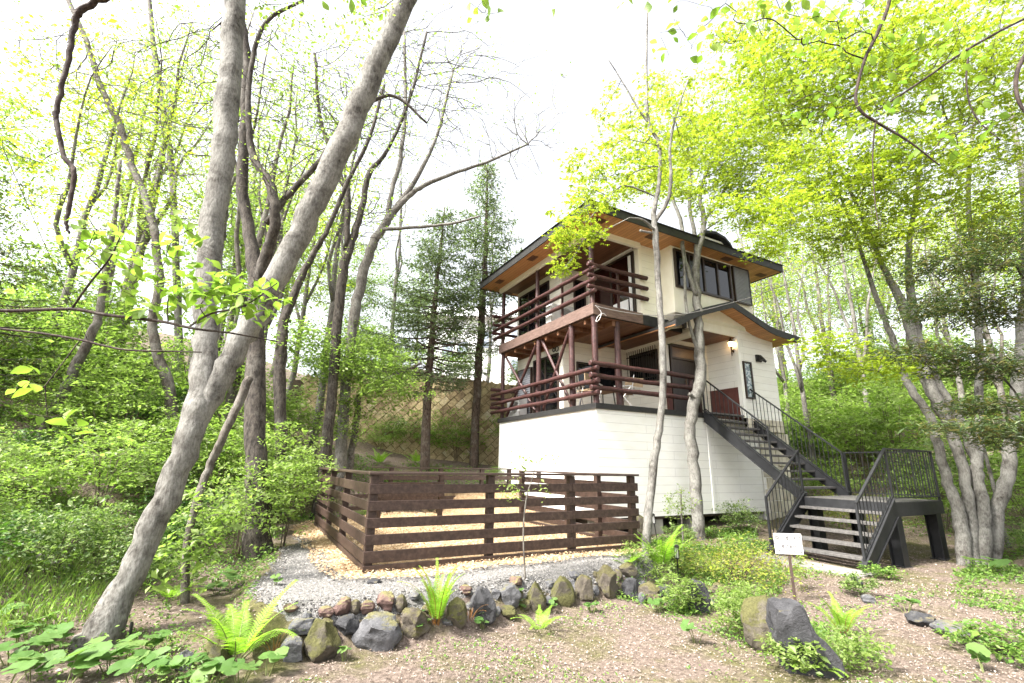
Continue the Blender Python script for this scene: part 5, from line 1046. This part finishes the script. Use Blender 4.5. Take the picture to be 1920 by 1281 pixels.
def dfern(u, v, px, label, n, w, **k):
    b = hit(u, v); L = px * depth(b) / F; return fern('fern', label, b, n, L, w * L, **k)
dfern(440, 1245, 160, 'large bright fern fanning out at the left end of the rock edge', 11, .17, up=1.05)
dfern(818, 1178, 118, 'upright pale green fern on a rusty clump in the middle of the rock edge', 14, .105, up=1.38, stalk='lf_fernold')
dfern(1240, 1072, 95, 'bright fern beside the foot of the slim forked tree', 10, .2, up=1.15)
dfern(1012, 1186, 62, 'small flat fern on the path before the rock edge', 7, .17, up=.85)
dfern(1582, 1192, 78, 'brown stemmed fern right of the big black boulder', 8, .15, up=1.25, stalk='lf_fernold')
dfern(318, 1128, 62, 'small fern between the slim crooked tree and the leaning trunk', 7, .17, up=.9)
dfern(1176, 1062, 55, 'small fern leaning over the rock edge by the fence end', 7, .18, up=.7)
dfern(1530, 1262, 70, 'leafy fern in front of the big black boulder', 9, .18, up=.7)
for u, v, l_ in ((712, 872, 'yellow-green fern at the retaining wall foot left of the spruces'), (780, 872, 'small fern between the two spruce trunks')): dfern(u, v, 42, l_, 8, .18, up=1.0)
def ferncl(u, v, px, label): dfern(u, v, px, label, 9, .03, leaf='lf_fernold', up=1.2, stalk='lf_fernold')
ferncl(512, 1238, 46, 'rusty dead fern clump between the large fern and the grey rock'); ferncl(880, 1168, 44, 'rusty dead fern clump left of the tall dark rock')

def butter(label, u, v, n, px, group=None, hpx=.75):
    b = hit(u, v); r0 = px * (.8 if group else .66) * depth(b) / F / 2; o = tag(empty('butterbur_plant', tuple(b)), label, 'plant', group); V = []; T = []; sm = MB()
    for k in range(n):
        a = rng.uniform(0, 6.28); rr = r0 * rng.uniform(.65, 1.15); off = r0 * (1.1 if n > 1 else .1) * rng.uniform(.5, 1.5); hgt = r0 * 2 * hpx * rng.uniform(.6, 1.2) + .03
        c = b + [math.cos(a) * off, math.sin(a) * off, 0]; c[2] = float(gz(c[0], c[1])) + hgt
        f = rng.uniform(0, 6.28); tl = rng.normal(0, .22, 2) + [0, .12]; k0 = len(V); V.append(c - [0, 0, rr * .08]); ns = 18; V_ = []
        for ring in (.55, 1.0):
            for s in range(ns):
                t_ = f + .28 + (6.283 - .56) * s / (ns - 1); q = rr * ring * (1 + (.05 * math.sin(s * 2.4) if ring == 1 else 0)); dx, dy = math.cos(t_) * q, math.sin(t_) * q
                V_.append(c + [dx, dy, dx * tl[0] + dy * tl[1] + rr * (.05 * ring - .1 * (ring == 1) * (s % 2) * .5 + .04 * math.sin(s * 1.1))])
        V += V_
        for s in range(ns - 1): T += [[k0, k0 + 1 + s, k0 + 2 + s], [k0 + 1 + s, k0 + 1 + ns + s, k0 + 2 + ns + s], [k0 + 1 + s, k0 + 2 + ns + s, k0 + 2 + s]]
        sm.tube([b + [math.cos(a) * off * .2, math.sin(a) * off * .2, -.02], (b + c) / 2 + [math.cos(a) * off * .2, math.sin(a) * off * .2, .02], c - [0, 0, rr * .08]], [.005, .004, .003], 5, False)
    MB().add(V, T=T).build('leaves', M['lf_butter'], o, tuple(b), smooth=True); sm.build('stalks', M['stem'], o, tuple(b), smooth=True); return o
GB_ = 'butterbur plants in the lower left corner'
LBB = 'round leaved butterbur plant in the bed at the lower left corner'
for u, v, n, px in ((20, 1250, 4, 46), (60, 1278, 4, 50), (100, 1235, 4, 48), (150, 1270, 5, 48), (205, 1262, 4, 46), (250, 1282, 5, 48), (35, 1205, 4, 40), (300, 1285, 4, 46), (20, 1160, 3, 36), (75, 1195, 4, 38), (345, 1290, 5, 44), (190, 1240, 2, 50), (120, 1290, 3, 64), (10, 1290, 3, 66), (230, 1250, 3, 52), (60, 1230, 3, 58), (395, 1292, 4, 46), (450, 1288, 4, 46), (500, 1270, 3, 40)): butter(LBB, u, v, n, px, GB_)
for l_, u, v, n, px in (('big leaved butterbur plant right of the leaning trunk base', 270, 1235, 4, 56), ('butterbur plant under the large bright fern', 400, 1262, 5, 44), ('butterbur plant in front of the mossy olive rock', 645, 1240, 3, 28), ('butterbur plant beside the upright pale fern', 790, 1190, 4, 30), ('butterbur plant at the foot of the tall dark rock', 905, 1180, 4, 24),
                        ('butterbur plant growing among the split grey rocks', 975, 1140, 4, 24), ('butterbur leaves below the mossy middle rocks', 1030, 1145, 3, 26), ('leafy butterbur clump below the tall brown-grey rock', 1110, 1150, 7, 22), ('butterbur plant on gravel edge left of the fence', 515, 1100, 2, 24), ('butterbur plant by the slim crooked tree', 405, 1115, 3, 30),
                        ('pale butterbur plant left of the mossy boulder', 1305, 1205, 3, 40), ('butterbur plant at the foot of the grey stems', 1850, 1075, 3, 50), ('butterbur plant at the lower right edge', 1845, 1262, 4, 50), ('butterbur leaves beside the concrete pier', 1460, 1030, 4, 22), ('butterbur plant under the dark furrowed tree', 430, 1105, 3, 40),
                        ('butterbur plant left of the garden lantern by the rocks', 1240, 1150, 4, 30), ('butterbur plant right of the sunlit path stones', 1700, 1150, 4, 34)): butter(l_, u, v, n, px)
def herb(label, u, v, h, rx, n, nl, leaf, size, name='leafy_plant', ratio=.55, stem='stem', at=None):
    b = hit(u, v) if at is None else np.array(at, float); o = tag(empty(name, tuple(b)), label, 'plant'); d = rng.normal(size=(n, 3)); d /= np.linalg.norm(d, axis=1)[:, None]; d *= rng.random((n, 1)) ** .4; A = d * [rx, rx, h * .42] + [0, 0, h * .55]; A[:, 2] = np.maximum(A[:, 2], .02)
    sk = [(np.array([[0, 0, -.04], [.003, 0, h * .2], [0, .004, h * .45]]), np.array([.006, .005, .004]))]; mb = MB().tube(*sk[0], 5); paths, tips, tr = grow(sk[0][0], sk[0][1], A, .2, .0015, 2.2); branches(mb, paths, .1, 2)
    MB().add(*leaves(tips, nl, (.03, .03, .02), size, ratio, .1, .45)).build('leaves', M[leaf], o); mb.build('stems', M[stem], o, smooth=True); return o
herb('bushy bright green plant spilling over the rocks below the garden lantern', 1275, 1148, .42, .26, 70, 16, 'lf_shrub2', .035)
herb('small leaved plant growing over the mossy boulder', 1385, 1195, .42, .24, 70, 16, 'lf_shrub2', .032); herb('leafy weeds at the foot of the big black boulder', 1490, 1262, .28, .24, 50, 14, 'lf_shrub2', .04)
herb('leafy weeds right of the big black boulder', 1600, 1255, .30, .28, 60, 14, 'lf_shrub2', .035); herb('feathery green plant left of the azalea bush', 1285, 1075, .4, .36, 80, 18, 'lf_shrub2', .03); herb('dark leaved weed beside the small grey path stone', 1612, 1118, .26, .22, 44, 14, 'lf_shrub', .04)
herb('low green weeds between the concrete piers', 1275, 1015, .35, .38, 70, 16, 'lf_shrub', .035); herb('thin yellow-green seedling right of the sign post', 1503, 1110, .55, .12, 24, 6, 'lf_young', .04); herb('weeds below the concrete slab right of the stairs', 1655, 1085, .2, .3, 50, 12, 'lf_ground', .04)
herb('feathery weeds under the slim forked tree', 1255, 1045, .3, .3, 60, 14, 'lf_fern', .03); herb('low yellow-green weeds at the lower right corner', 1880, 1230, .22, .45, 80, 12, 'lf_ground', .045)
def sapling(label, path, Y0, blobs, leaf, size, nl=5):
    sk = [skel(path, Y0, True, 1.0, wig=.004)]; tree('sapling', label, sk, 'bark_mid', np.vstack(blobs), leaf, nl, (.05, .05, .04), size, .5, cat='sapling', rt=.0015, start=14, lowr=9)
Ys = hit(985, 1092)[1]
sapling('thin pale sapling with sparse leaves standing in front of the slat fence', [(985, 1092, 4, 0), (982, 1030, 3.4, 0), (982, 980, 3.2, 0), (988, 930, 2.6, 0), (1000, 890, 2, 0), (1008, 855, 1.2, 0)], Ys, [blob(1000, 858, Ys, 58, 22, .2, 34), blob(960, 915, Ys, 24, 26, .15, 14), blob(1010, 920, Ys, 24, 10, .1, 5)], 'lf_young', .045, 5)
Ys = 9.6
sapling('slender sapling with feathery leaves in front of the dark gap under the house', [(1280, 1003, 4, 0), (1278, 970, 3.5, 0), (1277, 940, 3, 0), (1277, 915, 2, 0)], Ys, [blob(1275, 940, Ys, 30, 32, .25, 50), blob(1255, 955, Ys, 12, 14, .2, 10)], 'lf_young', .045, 8)
# ground cover: countless small weeds in patches
def cover(poly, n, thr, hmax):
    p = scatter(poly, n * 2, 0); k = vnoise(p[:, 0] + 5, p[:, 1], 1.9) + .5 * vnoise(p[:, 0], p[:, 1] - 4, 5.3) + rng.normal(0, .22, len(p)) > thr; p = p[k][:n]
    k = (sdist(p[:, 0], p[:, 1], CHIP) < -.05) & (sdist(p[:, 0], p[:, 1], GRAV) < .0); p = p[k]; p[:, 2] += rng.random(len(p)) ** 2 * hmax + .008; return p
cv = [cover(np.array([(-1.9, 3.4), (-2.4, 5.2), (-3.4, 7.6), (-4.8, 10), (-9, 14), (-18, 14), (-12, 5), (-5, 3)]), 52000, -.15, .16), cover(np.array([(4.6, 4), (5.4, 6.4), (7.4, 8.4), (11, 11), (15, 11), (12, 5), (8, 3.6)]), 20000, .05, .10), cover(np.array([(1.2, 6.6), (2.2, 5.6), (3.0, 6.2), (4.2, 7.6), (5.0, 9.6), (6.3, 13), (3.4, 11.4), (2.4, 9.8), (2.1, 7.8)]), 12000, -.2, .10), cover(PATH, 5200, .38, .03),
      cover(np.array([(1.7, 5.9), (2.4, 4.6), (3.2, 4.6), (3.4, 5.6), (2.6, 6.4)]), 3500, -.4, .10), cover(np.array([(8, 12), (8, 20), (12, 27), (28, 27), (24, 10), (14, 10)]), 30000, -.3, .3), cover(np.array([(-8, 11), (-2.4, 10.6), (2, 14), (2, 16), (-6, 15.8)]), 9000, -.2, .15)]
p = np.vstack(cv); sz = np.clip(.012 * np.linalg.norm(p[:, :2], axis=1) ** .62, .03, .09)
tag(MB().add(*quads(p, sz * rng.uniform(.7, 1.5, len(p)), sz * rng.uniform(.35, .7, len(p)), .5)).build('ground_cover', M['lf_ground']), 'small green weeds covering the forest floor in patches', 'ground cover', kind='stuff')
# grass-like blades on the left below the bank
p = scatter(np.array([(-3.9, 4.6), (-4.2, 6.6), (-6.5, 7.5), (-7, 5.2), (-5, 4.0)]), 7000, 0); d = np.column_stack([rng.normal(0, .25, (len(p), 2)), np.ones(len(p))]); L = rng.uniform(.06, .2, (len(p), 1)); s = np.column_stack([rng.normal(0, 1, (len(p), 2)), np.zeros(len(p))]); s /= np.linalg.norm(s, axis=1)[:, None]
V = np.stack([p - s * .003, p + s * .003, p + d * L * .6 + s * .002, p + d * L + d[:, [1, 0, 2]] * [.2, .2, -.05] * L], 1).reshape(-1, 3)
tag(MB().add(V, np.arange(len(V)).reshape(-1, 4)).build('grass', M['lf_shrub2']), 'thin green grass blades on the left bank', 'grass', kind='stuff')

# ------------------------------------------------------------------ rocks
bmr = bmesh.new(); bmesh.ops.create_icosphere(bmr, subdivisions=4, radius=1.0); ICO = np.array([v_.co[:] for v_ in bmr.verts]); ICOF = np.array([[v_.index for v_ in f_.verts] for f_ in bmr.faces]); bmr.free()
def rock(name, label, u, v, w, h, mat, yaw=0.0, cuts=9, sharp=.75, lift=0.0, dep=1.0, group=None, cat='rock', shape=None):
    b = hit(u, v + h / 2 * .96); s = depth(b) / F; W, Ht = w * s / 2, h * s * .84; V = ICO.copy()
    for k in range(cuts):                                   # flat broken faces
        n_ = rng.normal(size=3); n_ /= np.linalg.norm(n_); dd = V @ n_; c = rng.uniform(sharp, .9); V -= np.maximum(dd - c, 0)[:, None] * n_ * .96
    ph = rng.uniform(0, 6, 9)
    for f_, a_ in ((2.1, .07), (4.7, .055), (9.5, .045), (19, .026)): V *= 1 + a_ * (np.sin(V[:, 0:1] * f_ + ph[0] + 2 * np.sin(V[:, 1:2] * f_ * .8 + ph[3])) + np.sin(V[:, 1:2] * f_ * 1.1 + ph[1] + 1.5 * np.sin(V[:, 2:3] * f_ + ph[4])) + np.sin(V[:, 2:3] * f_ * .9 + ph[2])) / 2
    V /= np.abs(V[:, [0]]).max(); V[:, 2] = (V[:, 2] - V[:, 2].min()) / np.ptp(V[:, 2])
    if shape is not None: V = shape(V)
    V = V * [W, W * dep, Ht * 1.22]; V[:, 2] -= Ht * .2
    c, s_ = math.cos(yaw), math.sin(yaw); V[:, :2] = V[:, :2] @ np.array([[c, s_], [-s_, c]])
    o = MB().add(V, T=ICOF).build(name, M[mat], smooth=True); o.location = tuple(b + [0, W * dep * .5, lift]); m_ = o.data
    m_.set_sharp_from_angle(angle=math.radians(22)) if hasattr(m_, 'set_sharp_from_angle') else None
    return tag(o, label, cat, group)
RK = [('small flat reddish rock at the left end of the rock edge', 539, 1153, 26, 16, 'rk_red', .12), ('rough grey rock left of the mossy olive rock', 562, 1183, 46, 34, 'rk_grey', 0), ('small reddish stone on top of the mossy olive rock', 606, 1160, 30, 22, 'rk_red', .1), ('round brown-red cobble in the upper row of the rock edge', 637, 1150, 36, 33, 'rk_red', .13),
      ('narrow mossy cobble between two reddish cobbles', 662, 1150, 19, 27, 'rk_brown', .13), ('oval red cobble right of the narrow mossy one', 684, 1152, 28, 24, 'rk_red', .12), ('largest dark red cobble of the upper row', 719, 1139, 38, 35, 'rk_red', .12), ('red-brown mossy cobble beside the largest red cobble', 750, 1138, 22, 32, 'rk_brown', .12),
      ('angular grey standing rock right of the large fern', 543, 1218, 40, 50, 'rk_grey', 0), ('big mossy olive rock with a grey foot in the rock edge', 597, 1204, 68, 82, 'rk_moss', 0), ('dark rough lava rock between the olive rock and the slab-like rock', 646, 1178, 50, 40, 'rk_dark', .03), ('large blue-grey angular rock with a mossy right side', 700, 1190, 86, 68, 'rk_grey', 0),
      ('brown mossy rock left of the upright fern', 774, 1166, 58, 58, 'rk_brown', 0), ('mossy olive rock right of the upright fern', 854, 1150, 38, 60, 'rk_moss', 0), ('tall dark grey rock leaning in the middle of the rock edge', 903, 1137, 48, 72, 'rk_dark', 0), ('large dark mossy rock under the large bright fern', 394, 1232, 62, 72, 'rk_moss', 0), ('small blue-grey rock at the lower left of the rock edge', 337, 1242, 34, 38, 'rk_grey', 0),
      ('split grey rock right of the tall dark rock', 953, 1119, 44, 50, 'rk_grey', .02), ('low mossy rock below the split grey rock', 950, 1148, 36, 24, 'rk_moss', 0), ('flat pale brown stone beside the sapling foot', 967, 1098, 32, 16, 'rk_red', .1), ('narrow olive mossy rock right of the sapling', 1004, 1120, 40, 62, 'rk_moss', 0), ('wide mossy brown rock in the middle right of the rock edge', 1055, 1110, 50, 56, 'rk_moss', 0),
      ('dark mossy rock left of the tall brown-grey rock', 1097, 1104, 36, 54, 'rk_brown', 0), ('tall brown-grey rock near the right end of the fence', 1139, 1090, 44, 64, 'rk_brown', 0), ('pale ochre topped rock right of the tall brown-grey rock', 1178, 1076, 36, 34, 'rk_brown', .05), ('dark grey rock below the ochre topped rock', 1186, 1104, 34, 44, 'rk_dark', 0), ('wide ochre-brown rock left of the garden lantern', 1222, 1112, 46, 40, 'rk_brown', 0),
      ('dark blue-grey rock just under the garden lantern', 1250, 1110, 36, 30, 'rk_dark', 0), ('tall dark rock right of the garden lantern', 1312, 1118, 48, 66, 'rk_dark', 0), ('flat ochre stone behind the mossy boulder', 1356, 1106, 46, 22, 'rk_brown', .05), ('low dark stone beside the path at right', 1733, 1162, 50, 26, 'rk_dark', 0), ('long flat grey stone beside the path at right', 1808, 1186, 72, 30, 'rk_grey', 0), ('brown and grey stone nearest the right picture edge', 1898, 1212, 58, 34, 'rk_brown', 0),
      ('small grey stone by the weeds before the stairs', 1632, 1124, 22, 18, 'rk_grey', 0), ('square dark block at the right foot of the stairs', 1611, 1092, 22, 24, 'rk_dark', 0), ('mossy rock behind the right end of the slat fence', 1203, 985, 24, 50, 'rk_moss', 0), ('small stone in the gravel by the front fence corner', 700, 1092, 26, 14, 'rk_dark', 0), ('pale stone on the gravel above the upright fern', 872, 1112, 24, 18, 'rk_red', .05), ('grey stone between the wide mossy rock and the dark mossy rock', 1077, 1082, 22, 18, 'rk_grey', .1), ('pale flat stone in the rock edge above the tall dark rock', 776, 1128, 24, 16, 'rk_grey', .1)]
for l_, u, v, w, h, mt, lf in RK: rock('edging_rock' if v < 1230 else 'edging_rock', l_, u, v, w * 1.12, h, mt, rng.uniform(-.5, .5), 11 if w > 30 else 8, .6 if w > 30 else .72, lf * .3, .8)
for u, v in ((575, 1210), (625, 1198), (572, 1158), (665, 1172), (740, 1170), (745, 1195), (815, 1160), (838, 1172), (880, 1140), (928, 1150), (930, 1118), (975, 1118), (985, 1138), (1028, 1128), (1030, 1098), (1078, 1118), (1076, 1096), (1118, 1108), (1118, 1082), (1160, 1104), (1160, 1078), (1205, 1122), (1204, 1098), (1236, 1124), (1270, 1130), (1285, 1112), (1338, 1130), (690, 1168), (800, 1140), (610, 1176)):
    rock('edging_rock', 'small grey filler stone wedged between the larger rocks of the rock edge', u, v, rng.uniform(16, 28), rng.uniform(14, 24), 'rk_grey' if rng.random() < .5 else 'rk_brown', rng.uniform(0, 6), 8, .6, 0, .9, 'small filler stones in the rock edge')
rock('boulder', 'tall mossy brown boulder left of the big black boulder', 1442, 1170, 82, 112, 'rk_moss', .2, 8, .8, 0, .9, cat='boulder')
def wedge(V):                                          # blocky left part, broken slope falling to the right
    q = V - [0, 0, .5]; q = q * [1, 1, 2]; q = q / (np.abs(q).max(1, keepdims=True) ** .95 + 1e-6) * (np.linalg.norm(q, axis=1, keepdims=True) ** .95) * .62; q[:, 2] = (q[:, 2] - q[:, 2].min()) / np.ptp(q[:, 2]); q[:, 0] /= np.abs(q[:, 0]).max()
    x = q[:, 0]; k = np.clip((x + .0) / 1.0, 0, 1); top = 1 - .30 * smooth(k / .22) * .9 - .38 * k ** 1.3; q[:, 2] *= top; q[:, 0] = x - .07 * q[:, 2] * (x < 0); return q
rock('boulder', 'big black angular boulder sloping down to the right in front of the sign', 1528, 1198, 116, 146, 'rk_dark', -.2, 9, .7, 0, .75, cat='boulder', shape=wedge)
for l_, u, v, h, rx in (('leafy weeds hiding the end of the rock edge by the slim forked tree', 1196, 1058, .3, .3), ('pale green weeds between the large fern and the lantern stake', 1228, 1092, .3, .34), ('feathery weeds on the bank right of the garden lantern', 1318, 1085, .34, .4), ('leafy weeds between the azalea and the mossy boulder', 1395, 1140, .3, .34)): herb(l_, u, v, h, rx, 50, 13, 'lf_shrub2', .034)

# ------------------------------------------------------------------ sign, lights, cable, logs
def text_mesh(txt, size, name, parent, loc, mat, sx=1.0):
    c = bpy.data.curves.new(name, 'FONT'); c.body = txt; c.size = size; c.align_x = 'CENTER'; c.align_y = 'CENTER'; c.extrude = .0006; c.offset = size * .010
    o = bpy.data.objects.new(name + '_curve', c); COL.objects.link(o); dg = bpy.context.evaluated_depsgraph_get(); me = bpy.data.meshes.new_from_object(o.evaluated_get(dg)); bpy.data.objects.remove(o); me.name = name
    me.materials.clear(); me.materials.append(mat); q = bpy.data.objects.new(name, me); COL.objects.link(q); q.parent = parent; q.location = loc; q.rotation_euler = (math.pi / 2, 0, 0); q.scale = (sx, 1, 1); return q
b = hit(1492, 1132); top = P(1476, 1000, b[1] - .02); sc_ = depth(b) / F
sg = empty('sign_board', tuple(b), math.radians(-9)); tag(sg, 'white two panel house number sign on a leaning brown post', 'sign')
hgt = top[2] - b[2] + .02; dx = top[0] - b[0]; sg.rotation_euler = (0, math.atan2(dx, hgt) , math.radians(-9)); Lp = math.hypot(hgt, dx)
MB().box(-.015, .015, -.012, .012, -.25, Lp - .03).build('post', M['signpost'], sg, bevel=.003)
bw, bh = 50 * sc_, 18 * sc_; z2 = Lp - .02 - bh; 
p1_ = MB().box(-bw / 2, bw / 2, -.024, -.014, z2, z2 + bh).build('panel', M['sign'], sg, bevel=.002); p2_ = MB().box(-bw / 2, bw / 2, -.024, -.014, z2 - bh - .008, z2 - .008).build('panel', M['sign'], sg, bevel=.002)
for o_ in (p1_, p2_): o_.rotation_euler = (0, 0, 0)
MB().box(-bw * .495, bw * .495, -.0225, -.0145, z2 - .012, z2 + .006).build('dark_gap_strip', M['ink'], sg)  # black strip added to stand in for the dark gap between the panels
text_mesh('空の街  327', bh * .54, 'lettering', sg, (0, -.0255, z2 + bh * .48), M['ink'], .95)
text_mesh('株式会社', bh * .38, 'lettering', sg, (.0, -.0255, z2 - .006 - bh * .28), M['ink'], 1.0); text_mesh('LIFULL Financial', bh * .38, 'lettering', sg, (.0, -.0255, z2 - .006 - bh * .72), M['ink'], 1.05)
def lantern(label, u, v, px, tilt=0):
    b = hit(u, v); h = px * depth(b) / F; e = tag(empty('garden_lantern', tuple(b)), label, 'garden light'); e.rotation_euler = (0, tilt, 0)
    MB().tube([(0, 0, -.1), (0, 0, h * .62)], .009, 8).build('stake', M['chrome'], e); 
    MB().tube([(0, 0, h * .62), (0, 0, h * .65), (0, 0, h * .67)], [.012, .032, .034], 12).build('base', M['chrome'], e); MB().tube([(0, 0, h * .67), (0, 0, h * .93)], .026, 12).build('lens', M['alu'], e)
    c = MB()
    for k in range(6): a = k * math.pi / 3; c.tube([(math.cos(a) * .033, math.sin(a) * .033, h * .66), (math.cos(a) * .033, math.sin(a) * .033, h * .94)], .003, 4)
    c.build('cage', M['chrome'], e); MB().tube([(0, 0, h * .93), (0, 0, h * .96), (0, 0, h)], [.045, .044, .018], 14).build('cap', M['chrome'], e)
lantern('black garden lantern on a stake in front of the azalea bush', 1273, 1097, 70); lantern('black garden lantern on a stake leaning before the concrete pier', 1233, 1018, 52, -.12)
b = hit(241, 1212); e = tag(empty('garden_stake', tuple(b)), 'short black stake standing right of the leaning trunk base', 'stake'); MB().tube([(0, 0, -.1), (-.01, 0, .16)], .012, 8).build('rod', M['chrome'], e); MB().tube([(-.01, 0, .15), (-.012, 0, .19)], [.016, .012], 8).build('cap', M['chrome'], e)
# overhead wire to the balcony corner, with slack curls
pts = [H(-.02, -.12, 5.36), P(1131, 577, 10.7), P(1170, 585, 10.6), P(1223, 591, 10.5), P(1292, 587, 10.3), P(1395, 561, 10.0), P(1460, 538, 9.8), P(1540, 507, 9.6), P(1640, 466, 9.3), P(1760, 405, 9.0), P(1980, 270, 8.6)]
o = MB().tube(catmull(pts, 6), .0085, 6).build('overhead_wire', M['cable'], smooth=True); tag(o, 'grey overhead wire swinging from the balcony corner into the trees at right', 'wire')
pts = [H(-.02, -.11, 5.37), H(.12, -.14, 5.22), H(.05, -.15, 5.02), H(-.05, -.14, 4.95), H(.03, -.13, 5.1), H(.18, -.13, 5.2), H(.28, -.14, 5.15)]
o = MB().tube(catmull(pts, 5), .007, 6).build('cable_coil', M['sign'], smooth=True); tag(o, 'white slack cable loop hanging at the balcony corner', 'cable')
def flog(label, a, c, r, mat='bark_pale'):
    a = hit(*a); c = hit(*c); t_ = np.linspace(0, 1, 9); q = a + (c - a) * t_[:, None]; q[:, 2] = gz(q[:, 0], q[:, 1]) + r * .7; q += rng.normal(0, .012, q.shape); o = MB().tube(q - q[0], r * (1 - .25 * t_), 10, rough=.06).build('fallen_log', M[mat], smooth=True); o.location = tuple(q[0]); tag(o, label, 'log')
flog('pale broken log lying on the left bank', (52, 1040), (130, 1075), .055); flog('thin fallen branch below the pale log on the left bank', (-20, 1098), (62, 1066), .03, 'bark_mid'); flog('fallen stick on the soil left of the gravel', (370, 1105), (455, 1098), .018, 'bark_dark')

# ------------------------------------------------------------------ thin bright air
HAZE = 0.0
if HAZE:
    m = bpy.data.materials.new('pale_air'); m.use_nodes = True; t = m.node_tree; t.nodes.clear(); out = t.nodes.new('ShaderNodeOutputMaterial'); pv = t.nodes.new('ShaderNodeVolumePrincipled')
    pv.inputs['Color'].default_value = (.97, .98, .97, 1); pv.inputs['Density'].default_value = HAZE; t.links.new(pv.outputs[0], out.inputs['Volume'])
    zmax = 24.0; o = MB().box(-255, 255, -255, 260, -9, 45).build('haze', m); tag(o, kind='stuff')
